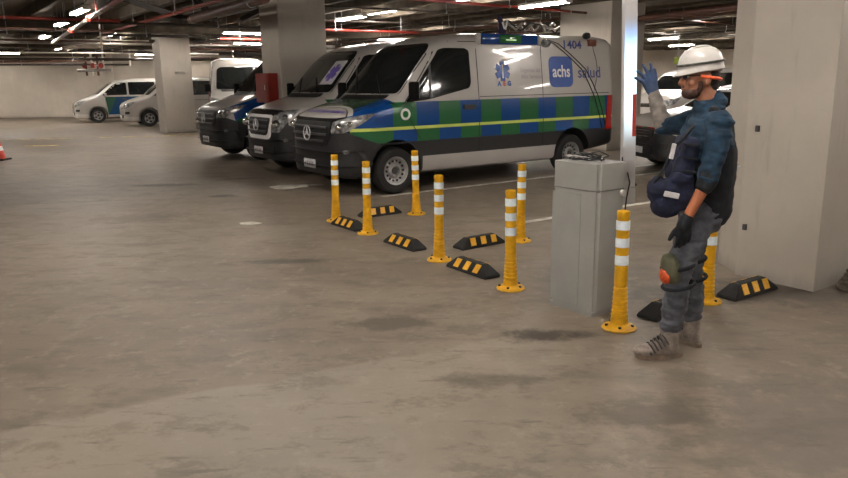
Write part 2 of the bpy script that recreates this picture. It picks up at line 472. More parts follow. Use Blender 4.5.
between((-5.45, 12.85, 2.9), (-11.07, 22.31, 2.9), .040, 'pipe_white', 'long pale pipe with red couplings running away at upper left', (1.7, 5.1))  # pale colour holds the light reflected along this stretch of pipe
between((-2.9, 8.6, 2.9), (-5.45, 12.85, 2.9), .045, 'pipe_red', 'red pipe continuing the long pale pipe to the top edge')
pipe((-7.03, 15.92, 3.0), U, -9, .6, .032, 'pipe_red', 'thin red sprinkler pipe ending near the pale pipe at upper left')
pipe((-9.3, 17.2, 2.95), U, -10, 2.3, .025, 'pipe_brown', 'thin brown pipe below the red one at upper left')
between((-2.36, 11.43, 2.9), (-4.6, 15.0, 2.9), .085, 'pipe_brown', 'thick brown-red pipe slanting from the top edge to the left pillar')
between((-2.7, 11.9, 3.05), (-9.0, 21.0, 3.05), .035, 'pipe_red', 'thin red pipe running behind the thick brown-red pipe')
pipe((-5.09, 18.02, 3.0), U, -14, 9, .032, 'pipe_dark', 'dark pipe passing in front of the top of the left pillar')
pipe((-6.16, 21.75, 2.97), U, -16, 3.5, .034, 'pipe_dark', 'second dark pipe crossing the left pillar, below the first')
pipe((-5.62, 20.75, 2.86), U, 0, 2.0, .040, 'pipe_red', 'orange-red pipe just under the bright light left of the red box pillar')
pipe((-2.21, 18.53, 2.9), U, -.5, 2.6, .030, 'pipe_red', 'red pipe starting at the right side of the red box pillar')
pipe((-.2, 20.0, 2.9), U, -1.0, 9, .030, 'pipe_brown', 'brown pipe above the ambulance windscreen')
between((-1.2, 12.8, 3.1), (3.33, 16.72, 3.1), .028, 'pipe_red', 'thin red pipe passing above the chequered ambulance')
between((3.4, 16.78, 3.1), (9.5, 22.0, 3.1), .028, 'pipe_brown', 'thin brown pipe crossing behind the barrier arm')
between((3.0, 20.1, 2.9), (6.3, 13.2, 2.9), .060, 'pipe_brown', 'brown pipe crossing the white pillar behind the barrier arm')
pipe((6.6, 18.8, 3.1), N, -4, 8, .035, 'pipe_brown', 'thin brown pipe right of the barrier arm near the top edge')
pipe((-16.7, 30.4, 2.75), U, -12, 10, .05, 'pipe_dark', 'dark pipe low in front of the far left wall')
pipe((-14.0, 29.0, 2.9), U, -12, 14, .03, 'pipe_white', 'pale pipe in front of the far left wall')
pipe((-10.5, 24.6, 3.05), U, -14, 7, .03, 'pipe_brown', 'thin brown pipe left of the left pillar')
pipe((-13.0, 33.0, 3.05), U, -2, 9, .05, 'pipe_dark', 'dark pipe over the white wall panel')
pipe((-18.0, 34.5, 2.62), U, -8, 9, .04, 'pipe_dark', 'low dark pipe along the top of the far left wall')
pipe((-19.0, 36.5, 2.85), (1, 0, 0), -9, 9, .06, 'pipe_brown', 'brown pipe against the far left wall')
pipe((-6.2, 30.0, 2.95), U, -4, 12, .05, 'pipe_brown', 'brown pipe far between the left pillar and the red box pillar')
pipe((-6.8, 27.0, 3.1), U, -3, 12, .04, 'pipe_dark', 'dark pipe over the high-roofed van')
pipe((-4, 36.0, 2.9), U, -6, 12, .05, 'pipe_dark', 'dark far pipe behind the left vans')
pipe((0.6, 17.6, 3.2), U, -4, 12, .02, 'pipe_dark', 'thin dark conduit above the ambulance roof')
pipe((1.6, 21.5, 3.15), U, -5, 10, .025, 'pipe_dark', 'thin dark conduit farther behind the ambulance roof')
pipe((-.2, 22.4, 3.0), N, -6, 10, .035, 'pipe_brown', 'brown pipe running away between the red box pillar and the bright light')
pipe((9.5, 24.5, 3.05), N, -8, 14, .035, 'pipe_dark', 'dark pipe running away beside the helmet')
pipe((-8.0, 18.6, 2.55), (0, 0, 1), -.1, 1.0, .022, 'pipe_white', 'short pale drop pipe hanging below the left pipes', name='drop_pipe')
pipe((-6.0, 13.9, 2.8), (0, 0, 1), 0, .75, .018, 'pipe_red', 'short red drop pipe beside the nearest left light', name='drop_pipe')
pipe((-13.6, 34.5, 2.6), (0, 0, 1), -.1, .9, .04, 'pipe_white', 'white drop pipe beside the white wall panel', name='drop_pipe')
# valves cluster by the return wall
r = empty('valve_cluster', (-15.9, 35.9, 2.45), 0, 'cluster of pale pipes and valves at the corner of the white wall panel', 'valves')
for i in range(4):
    b = B(); cone(b, (i*.28-.4, 0, -.35), (i*.28-.4, 0, .75), .05, seg=10); ob('riser', b, M['pipe_white' if i % 2 else 'pipe_brown'], r, smooth=50)
b = B(); cone(b, (-.8, -.05, -.1), (.8, -.05, -.1), .06, seg=10); ob('header', b, M['duct'], r, smooth=50)
for i in range(3):
    b = B(); lathe(b, [(0, -.02), (.11, -.02), (.13, 0), (.11, .02), (0, .02)], 14, Matrix.Translation((i*.4-.4, -.16, .12)) @ Matrix.Rotation(PI/2, 4, 'X')); ob('handwheel', b, M['pipe_red'], r, smooth=40)
# steel braces at the top left
def brace(a, b_, label):
    a = Vector(a); b_ = Vector(b_); root = empty('steel_brace', tuple(a), 0, label, 'brace')
    b = B(); d = b_-a; m = Matrix.Translation(d/2) @ align(d)
    for s in (-.05, .05): box(b, m @ Vector((s, 0, 0)), (.012, .1, d.length), align(d))
    box(b, m @ Vector((0, 0, 0)), (.1, .012, d.length), align(d)); ob('web', b, M['pipe_dark'], root)
    b = B(); box(b, (0, 0, 0), (.22, .22, .03)); ob('end_plate', b, M['pipe_dark'], root)
brace((-5.0, 16.2, 3.0), (-6.6, 15.9, H-.02), 'dark steel brace leaning left above the left pillar')
brace((-4.5, 16.4, 3.0), (-4.9, 16.0, H-.02), 'dark steel brace, steeper one above the left pillar')
brace((-4.0, 16.6, 3.0), (-3.0, 16.9, H-.02), 'dark steel brace leaning right above the left pillar')
# ducts / trays
def duct(p, d, l, wd, h, m, label, name='cable_tray'):
    root = empty(name, tuple(p), math.atan2(d[1], d[0]), label, 'cable tray')
    b = B(); box(b, (0, 0, 0), (l, wd, .01)); ob('tray_bed', b, M[m], root)
    for s in (-1, 1):
        b = B(); box(b, (0, s*wd/2, h/2), (l, .012, h)); ob('side_rail', b, M[m], root)
    nn = int(l/1.5)
    for i in range(nn):
        b = B(); x = -l/2+(i+.5)*l/nn; cone(b, (x, 0, 0), (x, 0, H-p[2]), .008, seg=6); ob('hanger', b, M['steel'], root)
duct((5.2, 22.5, 3.1), N, 12, .35, .09, 'duct', 'galvanised cable tray above the chequered ambulance')
duct((-9.5, 27.6, 3.05), U, 14, .4, .09, 'duct', 'galvanised cable tray behind the left pillar')
duct((-13.5, 24.0, 3.1), U, 10, .3, .08, 'pipe_white', 'pale cable tray over the far left aisle')
duct((10.8, 29.5, 3.1), N, 12, .35, .09, 'duct', 'galvanised cable tray beside the helmet')
# ------------------------------------------------------------------ vehicles
def lerp_tab(tab, x):
    if x <= tab[0][0]: return tab[0][1]
    for (a, fa), (b, fb) in zip(tab, tab[1:]):
        if x <= b:
            t = (x-a)/(b-a); return fa+(fb-fa)*t
    return tab[-1][1]
def smooth_tab(tab):
    """denser, softened table"""
    xs = []
    for (a, _), (b, _) in zip(tab, tab[1:]):
        n = max(1, int((b-a)/.12)); xs += [a+(b-a)*i/n for i in range(n)]
    xs.append(tab[-1][0]); return xs
def section(sp, x):
    W = lerp_tab(sp['W'], x); zt = lerp_tab(sp['zt'], x); zb = lerp_tab(sp['zb'], x)
    e = lerp_tab(sp['e'], x); belt = sp['belt']; tum = sp['tum']
    rz = min(lerp_tab(sp['rz'], x), (zt-zb)*.6)
    zs = zt-rz
    def hw(z): return W*(1 - tum*max(0, z-belt)**1.25 - .10*max(0, (belt-.45)-z)**2)
    pts = [(0, zb), (W*.5, zb), (W*.88, zb), (W*.96, zb+.03)]
    for i in range(14):
        z = zb+.08+(zs-zb-.08)*i/13; pts.append((hw(z), z))
    w0 = hw(zs)
    for i in range(1, 13):
        t = PI/2*i/12; pts.append((w0*math.cos(t)**e, zs+rz*math.sin(t)**e) if i < 12 else (0, zt))
    return pts
def loft_body(sp):
    bm = B(); rings = []
    xs = sorted(set(round(x, 3) for k in ('W', 'zt') for x in smooth_tab(sp[k])))
    f = [xs[0]]
    for x in xs[1:]:
        if x-f[-1] > .02: f.append(x)
    for x in f:
        s = section(sp, x); loop = s + [(-y, z) for y, z in s[-2:0:-1]]
        rings.append([bm.verts.new((x, y, z)) for y, z in loop])
    n = len(rings[0])
    for A, C in zip(rings, rings[1:]):
        for k in range(n): bm.faces.new((A[k], A[(k+1) % n], C[(k+1) % n], C[k]))
    # caps as strips between mirrored points
    for rg, rev in ((rings[0], False), (rings[-1], True)):
        h = n//2
        for k in range(h):
            a, b, c, d = rg[k], rg[k+1], rg[(n-k-1) % n], rg[(n-k) % n]
            vs = []
            for v in (a, b, c, d):
                if v not in vs: vs.append(v)
            if len(vs) >= 3: bm.faces.new(vs)
    bmesh.ops.recalc_face_normals(bm, faces=bm.faces)
    return bm
def rounded(poly, r=.05, seg=4):
    """convex polygon with rounded corners"""
    out = []; n = len(poly)
    for i in range(n):
        p = Vector(poly[i]); a = Vector(poly[i-1]); b = Vector(poly[(i+1) % n])
        da = (a-p); db = (b-p); rr = min(r, da.length*.45, db.length*.45)
        s = p+da.normalized()*rr; e = p+db.normalized()*rr
        for k in range(seg+1):
            t = k/seg; out.append(tuple(s*(1-t)**2+p*2*t*(1-t)+e*t*t))
    return out
def flat_grid(poly, cell):
    """fine mesh of a convex 2D polygon in the XY plane"""
    xs = [p[0] for p in poly]; ys = [p[1] for p in poly]
    cx, cy = (min(xs)+max(xs))/2, (min(ys)+max(ys))/2; sx, sy = max(xs)-min(xs), max(ys)-min(ys)
    bm = B(); nx = max(1, int(sx/cell)); ny = max(1, int(sy/cell))
    g = [[bm.verts.new((min(xs)-.001+(sx+.002)*i/nx, min(ys)-.001+(sy+.002)*j/ny, 0)) for j in range(ny+1)] for i in range(nx+1)]
    for i in range(nx):
        for j in range(ny): bm.faces.new((g[i][j], g[i+1][j], g[i+1][j+1], g[i][j+1]))
    area = sum(poly[i-1][0]*poly[i][1]-poly[i][0]*poly[i-1][1] for i in range(len(poly)))
    sg = 1 if area > 0 else -1
    for i in range(len(poly)):
        a = poly[i-1]; b = poly[i]; dx, dy = b[0]-a[0], b[1]-a[1]
        if abs(dx)+abs(dy) < 1e-6: continue
        bmesh.ops.bisect_plane(bm, geom=bm.verts[:]+bm.edges[:]+bm.faces[:], plane_co=(a[0], a[1], 0), plane_no=(dy*sg, -dx*sg, 0), clear_outer=True)
    return bm
class Skin:
    """projects flat shapes on a body so that they follow its surface"""
    def __init__(s, bm): s.t = BVHTree.FromBMesh(bm)
    def hit(s, o, d, eps):
        h = s.t.ray_cast(Vector(o), Vector(d), 20)
        if h[0] is None: h = s.t.find_nearest(Vector(o)+Vector(d)*3)
        return h[0]-Vector(d)*eps
    def project(s, bm, view, eps, skirt=.02):
        A, Bv, O, D = view
        for v in bm.verts:
            z = v.co.z; v.co = s.hit(O+A*v.co.x+Bv*v.co.y-D*3, D, eps+z)
        if skirt:
            be = [e for e in bm.edges if len(e.link_faces) == 1]
            r = bmesh.ops.extrude_edge_only(bm, edges=be)
            for v in r['geom']:
                if isinstance(v, bmesh.types.BMVert): v.co += D*(skirt+eps)
        return bm
NEAR = (Vector((1, 0, 0)), Vector((0, 0, 1)), Vector((0, 0, 0)), Vector((0, 1, 0)))      # side facing the camera
FAR = (Vector((1, 0, 0)), Vector((0, 0, 1)), Vector((0, 0, 0)), Vector((0, -1, 0)))
FRONT = (Vector((0, 1, 0)), Vector((0, 0, 1)), Vector((0, 0, 0)), Vector((1, 0, 0)))
REAR = (Vector((0, 1, 0)), Vector((0, 0, 1)), Vector((0, 0, 0)), Vector((-1, 0, 0)))
TOP = (Vector((1, 0, 0)), Vector((0, 1, 0)), Vector((0, 0, 0)), Vector((0, 0, -1)))
q = math.sqrt(.5)
DN = (Vector((q, -q, 0)), Vector((0, 0, 1)), Vector((0, 0, 0)), Vector((q, q, 0)))       # seen diagonally from front/near
DF = (Vector((q, q, 0)), Vector((0, 0, 1)), Vector((0, 0, 0)), Vector((q, -q, 0)))
def patch(sk, name, poly, view, m, parent, eps=.006, cell=.08, r=.04, skirt=.02):
    bm = flat_grid(rounded(poly, r) if r else poly, cell); sk.project(bm, view, eps, skirt)
    return ob(name, bm, m, parent, smooth=50)
def decal(sk, name, me, view, at, m, parent, eps=.006, flip=False, sx=1):
    bm = B(); bm.from_mesh(me)
    for v in bm.verts: v.co.x = v.co.x*(-sx if flip else sx)+at[0]; v.co.y += at[1]; v.co.z = max(0, v.co.z)
    long = [e for e in bm.edges if e.calc_length() > .12]
    sk.project(bm, view, eps, 0)
    return ob(name, bm, m, parent)
def wheel(parent, x, y, side, rad=.345, wd=.22, alloy=False):
    """side -1: the face looks to -y"""
    mt = Matrix.Translation((x, y, rad)) @ Matrix.Rotation(PI/2 if side < 0 else -PI/2, 4, 'X')
    rr = rad*.61; b = B(); h = wd/2
    lathe(b, [(0, h-.055), (rr*.30, h-.05), (rr*.34, h-.02), (rr*.42, h-.02), (rr*.55, h-.06), (rr*.80, h-.045), (rr*.86, h-.035), (rr*.90, h-.01), (rr, h-.002), (rr*1.0, h-.03), (rr*.97, -h+.02), (0, -h+.02)], 40, mt)
    o = ob('wheel', b, M['steel'], parent, smooth=35)
    b = B(); lathe(b, [(rr*.98, -h), (rad*.93, -h), (rad*.985, -h+.03), (rad, -h+.06), (rad, h-.06), (rad*.985, h-.03), (rad*.93, h), (rad*.80, h+.004), (rr*1.02, h-.005), (rr*.98, h-.02), (rr*.98, -h)], 48, mt)
    ob('tire', b, M['rubber'], o, smooth=35)
    b = B(); lathe(b, [(0, h-.03), (rr*.2, h-.032), (rr*.26, h-.045), (rr*.26, h-.06), (0, h-.06)], 24, mt); ob('hub_cap', b, M['plastic2'], o, smooth=35)
    nh = 5 if alloy else 14; b = B()
    for k in range(nh):
        a = 2*PI*k/nh; rp = rr*.70
        p = Vector((rp*math.cos(a), rp*math.sin(a), h-.052))
        if alloy: bb = B(); lathe(bb, [(0, .025), (rr*.21, .02), (rr*.23, -.01), (0, -.01)], 12, mt @ Matrix.Translation(p)); ob('rim_hole', bb, M['black'], o)
        else: lathe(b, [(0, .012), (rr*.085, .012), (rr*.085, -.01), (0, -.01)], 8, mt @ Matrix.Translation(p))
    if alloy: b.free()
    else: tag(ob('rim_holes', b, M['black'], o), kind='stuff')
    return o
SPR = dict(
    W=[(-.90, .34), (-.88, .50), (-.86, .60), (-.83, .70), (-.77, .79), (-.68, .865), (-.55, .925), (-.35, .975), (0, .985), (.8, .99), (4.45, .99), (4.65, .975), (4.74, .94), (4.78, .89)],
    zt=[(-.90, .76), (-.88, .93), (-.86, 1.03), (-.83, 1.10), (-.77, 1.15), (-.65, 1.205), (-.40, 1.28), (-.1, 1.36), (.04, 1.405), (.14, 1.50), (.3, 1.68), (.5, 1.90), (.68, 2.09), (.78, 2.17), (.9, 2.24), (1.1, 2.31), (1.4, 2.36), (1.9, 2.385), (4.4, 2.385), (4.65, 2.36), (4.74, 2.32), (4.78, 2.25)],
    zb=[(-.90, .42), (-.86, .30), (-.7, .26), (-.4, .27), (.4, .28), (3.2, .28), (4.1, .38), (4.5, .42), (4.78, .45)],
    e=[(-.90, .55), (-.6, .50), (0, .50), (.1, .62), (.7, .6), (1.2, .45), (4.7, .42)],
    rz=[(-.90, .1), (-.8, .13), (-.4, .17), (0, .20), (.1, .30), (.7, .34), (1.2, .30), (4.7, .28)],
    belt=1.15, tum=.115, front=(0.0,), rear=(3.665,), rad=.345, wl=.43)
MPV = dict(
    W=[(-.93, .40), (-.91, .58), (-.87, .72), (-.80, .82), (-.65, .89), (-.4, .93), (0, .95), (3.6, .95), (3.95, .93), (4.10, .86), (4.14, .78)],
    zt=[(-.93, .62), (-.91, .78), (-.87, .86), (-.8, .93), (-.6, 1.03), (-.3, 1.13), (-.05, 1.20), (.05, 1.25), (.3, 1.47), (.6, 1.70), (.8, 1.80), (1.1, 1.87), (1.7, 1.92), (3.2, 1.92), (3.8, 1.87), (4.05, 1.78), (4.14, 1.6)],
    zb=[(-.93, .32), (-.87, .22), (-.6, .20), (3.6, .22), (4.14, .38)],
    e=[(-.93, .6), (0, .6), (.6, .6), (1.2, .5), (4.1, .5)],
    rz=[(-.93, .1), (-.7, .16), (0, .22), (.6, .32), (1.2, .28), (4.1, .28)],
    belt=1.05, tum=.17, rear=(3.2,), rad=.325, wl=.40)
SUV = dict(
    W=[(-.86, .40), (-.84, .60), (-.80, .74), (-.72, .83), (-.55, .89), (-.3, .915), (2.9, .915), (3.3, .88), (3.5, .80), (3.55, .70)],
    zt=[(-.86, .66), (-.84, .80), (-.80, .88), (-.7, .94), (-.4, 1.00), (.1, 1.07), (.35, 1.11), (.5, 1.20), (.8, 1.38), (1.05, 1.48), (1.4, 1.535), (2.3, 1.55), (2.9, 1.48), (3.2, 1.32), (3.45, 1.12), (3.55, .95)],
    zb=[(-.86, .35), (-.80, .24), (-.5, .20), (2.9, .22), (3.55, .4)],
    e=[(-.86, .6), (.3, .55), (.8, .6), (3.5, .6)],
    rz=[(-.86, .1), (-.6, .13), (.3, .16), (.8, .30), (1.4, .26), (3.0, .3), (3.55, .2)],
    belt=.95, tum=.28, rear=(2.67,), rad=.33, wl=.39)

def livery(kind):
    n = NT('livery_'+kind); x, y, z = n.xyz()
    wht = (.46, .44, .41); blu = (.006, .06, .24); grn = (.022, .13, .045); drk = (.015, .0155, .017)
    c = wht
    if kind in ('chequer', 'neon'):
        cell = n.M('FLOOR', n.M('DIVIDE', n.M('ADD', x, .05), .412)); par = n.M('PINGPONG', n.M('MAXIMUM', cell, -1.0), 1.0)
        up = n.gt(z, .965)
        flip = n.M('ABSOLUTE', n.M('SUBTRACT', par, up))        # xor
        chk = n.mix(flip, blu, grn)
        chk = n.mix(n.rng(z, .943, .988), chk, (.62, .74, .16))
        lim = n.M('ADD', 1.34, n.mul(n.lt(x, -.02), .2))
        band = n.mul(n.gt(z, .765), n.lt(z, lim))
        if kind == 'neon': band = n.mul(band, n.gt(x, .0))
        c = n.mix(band, c, chk)
        if kind == 'neon': c = n.mix(n.mul(n.lt(x, -.0), n.rng(n.M('SUBTRACT', z, n.mul(x, .9)), 1.05, 1.25)), c, (.42, .62, .05))
        c = n.mix(n.lt(z, .765), c, drk)
        c = n.mix(n.lt(x, -.70), c, drk)
        c = n.mix(n.mul(n.rng(z, .2, .535), n.rng(x, .46, 3.29)), c, (.42, .40, .38))
    elif kind == 'bluewave':
        edge = n.M('ADD', 1.36, n.mul(x, .0))
        c = n.mix(n.mul(n.gt(n.M('ADD', x, n.mul(z, .2)), -.40), n.rng(z, .72, 1.36)), c, blu)
        c = n.mix(n.mul(n.gt(x, -.55), n.rng(n.M('SUBTRACT', z, n.mul(x, .25)), .5, 1.02)), c, grn)
        c = n.mix(n.lt(z, .72), c, drk)
        c = n.mix(n.mul(n.rng(z, .2, .535), n.rng(x, .46, 3.29)), c, (.42, .40, .38))
    elif kind == 'doors':
        d = n.rng(n.M('ADD', x, n.mul(z, .1)), .46, 1.9)
        g = n.mul(d, n.rng(z, .35, 1.13))
        c = n.mix(g, c, n.mix(n.gt(n.M('ADD', x, n.mul(z, -.45)), .30), (.014, .085, .05), (.004, .045, .13)))
    elif kind == 'white': c = wht
    m = n.fin(c, n.M('ADD', .24, n.mul(n.lt(z, .765), .25)) if kind in ('chequer', 'neon', 'bluewave') else .27, 0, .3)
    return m
def hood_mat(kind):
    n = NT('hood_'+kind); x, y, z = n.xyz()
    a = n.M('DIVIDE', n.M('ADD', x, 1.0), .62); b_ = n.M('DIVIDE', y, 1.02)
    r = n.M('SQRT', n.M('ADD', n.mul(a, a), n.mul(b_, b_)))
    c = n.mix(n.gt(r, 1.0), (.48, .46, .43), n.mix(n.lt(y, -.62), (.03, .075, .035), (.006, .06, .24)))
    c = n.mix(n.rng(r, .87, .90), c, (.02, .02, .025))
    return n.fin(c, .25, 0, .4)
VM = {k: livery(k) for k in ('chequer', 'neon', 'bluewave', 'doors', 'white')}
VM['hood_chequer'] = hood_mat('chequer')

def split(bm, cond, name, m, parent, smooth=35):
    fs = [f for f in bm.faces if cond(f.calc_center_median(), f.normal)]
    if not fs: return None
    nb = B(); mp = {}
    for f in fs:
        vs = []
        for v in f.verts:
            if v not in mp: mp[v] = nb.verts.new(v.co)
            vs.append(mp[v])
        try: nf = nb.faces.new(vs); nf.material_index = f.material_index
        except ValueError: pass
    bmesh.ops.delete(bm, geom=fs, context='FACES')
    me = bpy.data.meshes.new(name); nb.to_mesh(me); nb.free()
    return obm(name, me, m, parent, smooth)
def cut(bm, co, no): bmesh.ops.bisect_plane(bm, geom=bm.verts[:]+bm.edges[:]+bm.faces[:], plane_co=co, plane_no=no)
def ring_poly(c, r, n=20, rz=None): return [(c[0]+r*math.cos(2*PI*k/n), c[1]+(rz or r)*math.sin(2*PI*k/n)) for k in range(n)]

def vehicle(name, sp, pos, yaw, label, cat, paint, style, group=None, hood=None, bumper='plastic'):
    root = empty(name, pos, yaw, label, cat, group)
    bm0 = loft_body(sp); sk = Skin(bm0)
    cutr = B(); rad = sp['rad']
    for wx in (0.0, sp['rear'][0]):
        for s in (-1, 1):
            cone(cutr, (wx, s*.62, rad+.03), (wx, s*1.2, rad+.03), sp['wl'], seg=36)
    for f in bm0.faces: f.material_index = 0
    for f in cutr.faces: f.material_index = 1
    me = modded(bm0, [('BOOLEAN', dict(operation='DIFFERENCE', solver='EXACT', object=cutr))])
    bm = B(); bm.from_mesh(me); bpy.data.meshes.remove(me)
    # wheel well faces: those lying on the cutting cylinders
    for f in bm.faces:
        c = f.calc_center_median(); inw = False
        for wx in (0.0, sp['rear'][0]):
            if math.hypot(c.x-wx, c.z-rad-.03) < sp['wl']+.004 and (abs(c.y) < .625 or abs(math.hypot(c.x-wx, c.z-rad-.03)-sp['wl']) < .012) and abs(f.normal.z) + abs(f.normal.x) > -1:
                if abs(f.normal.y) > .8 and abs(c.y) > .66: continue
                if c.z > rad*.3: inw = True
        f.material_index = 1 if inw and abs(c.y) < .97 else 0
    front = sp['W'][0][0]; sc = .0
    bl = {'spr': (.955, .74), 'mpv': (.42, .36), 'suv': (.72, .55)}[style]
    hl = {'spr': (1.125, .27, -.0), 'mpv': (.86, .36, -.04), 'suv': (.885, .17, .30)}[style]
    # shut lines of bumper and bonnet
    nb_ = Vector((-(bl[0]-bl[1]), 0, -(.55))).normalized()  # plane through (front+.1, bl0) and (front+.65, bl1)
    pco = Vector((front+.1, 0, bl[0])); cut(bm, pco, nb_); cut(bm, (-.27, 0, 0), (1, 0, 0))
    hn = Vector((-hl[1], 0, 1)).normalized(); hco = Vector((front+.1, 0, hl[0])); cut(bm, hco, hn); cut(bm, (hl[2], 0, 0), (1, 0, 0))
    mats = [paint, M['black']]
    split(bm, lambda c, n: c.x < -.27 and (c-pco).dot(nb_) > 0, 'front_bumper', [M[bumper], M['black']], root)
    split(bm, lambda c, n: c.x < hl[2] and (c-hco).dot(hn) > 0, 'hood', [hood or paint, M['black']], root)
    me = bpy.data.meshes.new('body'); bm.to_mesh(me); bm.free(); obm('body', me, mats, root, 35)
    for wx in (0.0, sp['rear'][0]):
        for s in (-1, 1): wheel(root, wx, s*(lerp_tab(sp['W'], wx)-.13), s, rad, .21, alloy=(style != 'spr'))
    # axles and chassis beneath
    b = B()
    for wx in (0.0, sp['rear'][0]): cone(b, (wx, -.75, rad), (wx, .75, rad), .05)
    box(b, (sp['rear'][0]/2, -.4, sp['zb'][2][1]+.0), (sp['rear'][0]+.8, .08, .1)); box(b, (sp['rear'][0]/2, .4, sp['zb'][2][1]), (sp['rear'][0]+.8, .08, .1))
    ob('chassis', b, M['black'], root)
    P = lambda *a, **k: patch(sk, *a, parent=root, **k)
    g = M['glass']
    def seam(x0, z0, x1, z1, view=NEAR):
        dx, dz = x1-x0, z1-z0; l = math.hypot(dx, dz); px, pz = -dz/l*.006, dx/l*.006
        patch(sk, 'door_seam', [(x0+px, z0+pz), (x1+px, z1+pz), (x1-px, z1-pz), (x0-px, z0-pz)], view, M['black'], root, eps=.002, cell=.15, r=0, skirt=.004)
    if style == 'spr':
        P('windshield', [(-.80, 1.46), (.80, 1.46), (.72, 2.12), (.60, 2.20), (-.60, 2.20), (-.72, 2.12)], FRONT, g, eps=.018, cell=.05, r=.08)
        P('cowl_vent', [(-.62, 1.375), (.62, 1.375), (.66, 1.44), (-.66, 1.44)], FRONT, M['black'], eps=.010, cell=.1, r=.02)
        for V in (NEAR, FAR):
            P('door_window', [(.17, 1.33), (.60, 1.37), (1.37, 1.52), (1.41, 1.60), (1.41, 2.08), (1.33, 2.12), (.93, 2.12), (.84, 2.09)], V, g, eps=.014, cell=.04, r=.05)
            patch(sk, 'window_divider', [(.60, 1.38), (.635, 1.38), (.66, 1.88), (.62, 1.85)], V, M['plastic2'], root, eps=.020, cell=.1, r=0)
            seam(1.56, .55, 1.56, 2.22, V); seam(.42, .80, .12, 1.28, V); seam(.12, 1.28, .90, 2.22, V); seam(.90, 2.22, 1.56, 2.22, V)
            seam(2.95, .55, 2.95, 2.2, V) if V is NEAR else None
            seam(1.58, 1.385, 4.6, 1.385, V)
            P('door_handle', [(1.24, 1.20), (1.46, 1.20), (1.46, 1.27), (1.24, 1.27)], V, M['plastic'], eps=.03, cell=.1, r=.02)
            P('tail_lamp', [(4.50, .74), (4.68, .74), (4.70, 1.34), (4.55, 1.34)], V, M['red_lamp'], eps=.012, cell=.08, r=.02)
            P('wheel_arch_trim', [(-.27, .745), (3.0, .745), (3.0, .765), (-.27, .765)], V, M['plastic'], eps=.008, cell=.2, r=0)
        # grille
        if kindof(root) == 'old':
            P('grille_surround', [(-.47, .66), (.47, .66), (.56, 1.09), (-.56, 1.09)], FRONT, M['white_print'], eps=.015, cell=.08, r=.12)
            P('grille', [(-.38, .73), (.38, .73), (.48, 1.04), (-.48, 1.04)], FRONT, M['black'], eps=.025, cell=.08, r=.08)
            gz = [.80, .89, .98]; gw = [.38, .41, .44]
        else:
            P('grille', [(-.46, .72), (.46, .72), (.58, .90), (.56, 1.08), (-.56, 1.08), (-.58, .90)], FRONT, M['black'], eps=.015, cell=.08, r=.06)
            gz = [.80, .90, 1.0]; gw = [.46, .54, .53]
        for z, wd in zip(gz, gw):
            b = B(); tube(b, [sk.hit((-4, -wd+2*wd*i/12, z), (1, 0, 0), .035) for i in range(13)], .021, 8); ob('grille_slat', b, M['plastic2'], root, smooth=50)
        c = sk.hit((-4, 0, .91), (1, 0, 0), .075); b = B()
        mt = Matrix.Translation(c) @ Matrix.Rotation(-PI/2+.05, 4, 'Y')
        tube(b, [mt @ Vector((.105*math.cos(2*PI*i/24), .105*math.sin(2*PI*i/24), 0)) for i in range(24)], .010, 8, True)
        for k in range(3):
            a = PI*2*k/3; cone(b, mt @ Vector((0, 0, 0)), mt @ Vector((.10*math.cos(a), .10*math.sin(a), 0)), .020, .004, 6)
        ob('emblem', b, M['badge'], root, smooth=50)
        P('lower_intake', [(-.55, .40), (.55, .40), (.60, .56), (-.60, .56)], FRONT, M['black'], eps=.012, cell=.1, r=.03)
        for V, s in ((DN, -1), (DF, 1)):
            if kindof(root) == 'old': hp = [(-.30, .79), (-.08, .79), (.16, 1.03), (.30, 1.19), (.02, 1.17), (-.22, 1.08)]
            else: hp = [(-.20, .92), (.04, .93), (.27, 1.05), (.47, 1.20), (.10, 1.155), (-.17, 1.08)]
            h = P('headlight', hp, V, M['lamp_glass'], eps=.012, cell=.05, r=.03)
            for (a, z, r_) in (((-.05, 1.01, .055), (.11, 1.05, .045)) if kindof(root) != 'old' else ((-.12, .94, .08), (.06, 1.06, .05))):
                pp = sk.hit(V[0]*a+V[1]*z-V[3]*3, V[3], .018); b = B(); ell(b, pp, (r_, r_, r_*.9), None, 14); ob('lens', b, M['chrome'], h, smooth=60)
            P('fog_lamp', ring_poly((.04, .66), .05, 14, .03), V, M['lamp_glass'], eps=.014, cell=.06, r=0)
            P('bumper_groove', [(-.32, .63), (.30, .66), (.30, .68), (-.32, .65)], V, M['black'], eps=.008, cell=.08, r=0)
        c = sk.hit((-4, 0, .455), (1, 0, 0), .03); b = B(); box(b, c, (.02, .36, .13), bev=.006); pl = ob('license_plate', b, M['plate'], root)
        for i in range(5):
            b = B(); box(b, c+Vector((-.011, -.12+i*.06, 0)), (.003, .028, .06)); ob('plate_mark', b, M['grey_print'], pl)
        # mirrors
        for s in (-1, 1):
            y0 = s*.93; b = B(); box(b, (.26, s*1.07, 1.50), (.10, .17, .26), bev=.03); box(b, (.26, s*.97, 1.40), (.05, .14, .05), bev=.01)
            mo = ob('side_mirror', b, M['mirror_black'], root, smooth=40); b = B(); box(b, (.313, s*1.07, 1.50), (.008, .13, .20), bev=.003); ob('mirror_glass', b, M['chrome'], mo)
        # wipers
        for s in (-.35, .35):
            b = B(); tube(b, [sk.hit((-4, s+i*.06-.1, 1.45+i*.035), (1, 0, 0), .03) for i in range(9)], .008, 6); ob('wiper', b, M['black'], root)
        P('rear_bumper', [(-.95, .45), (.95, .45), (.93, .66), (-.93, .66)], REAR, M['plastic'], eps=.05, cell=.15, r=.03, skirt=.08)
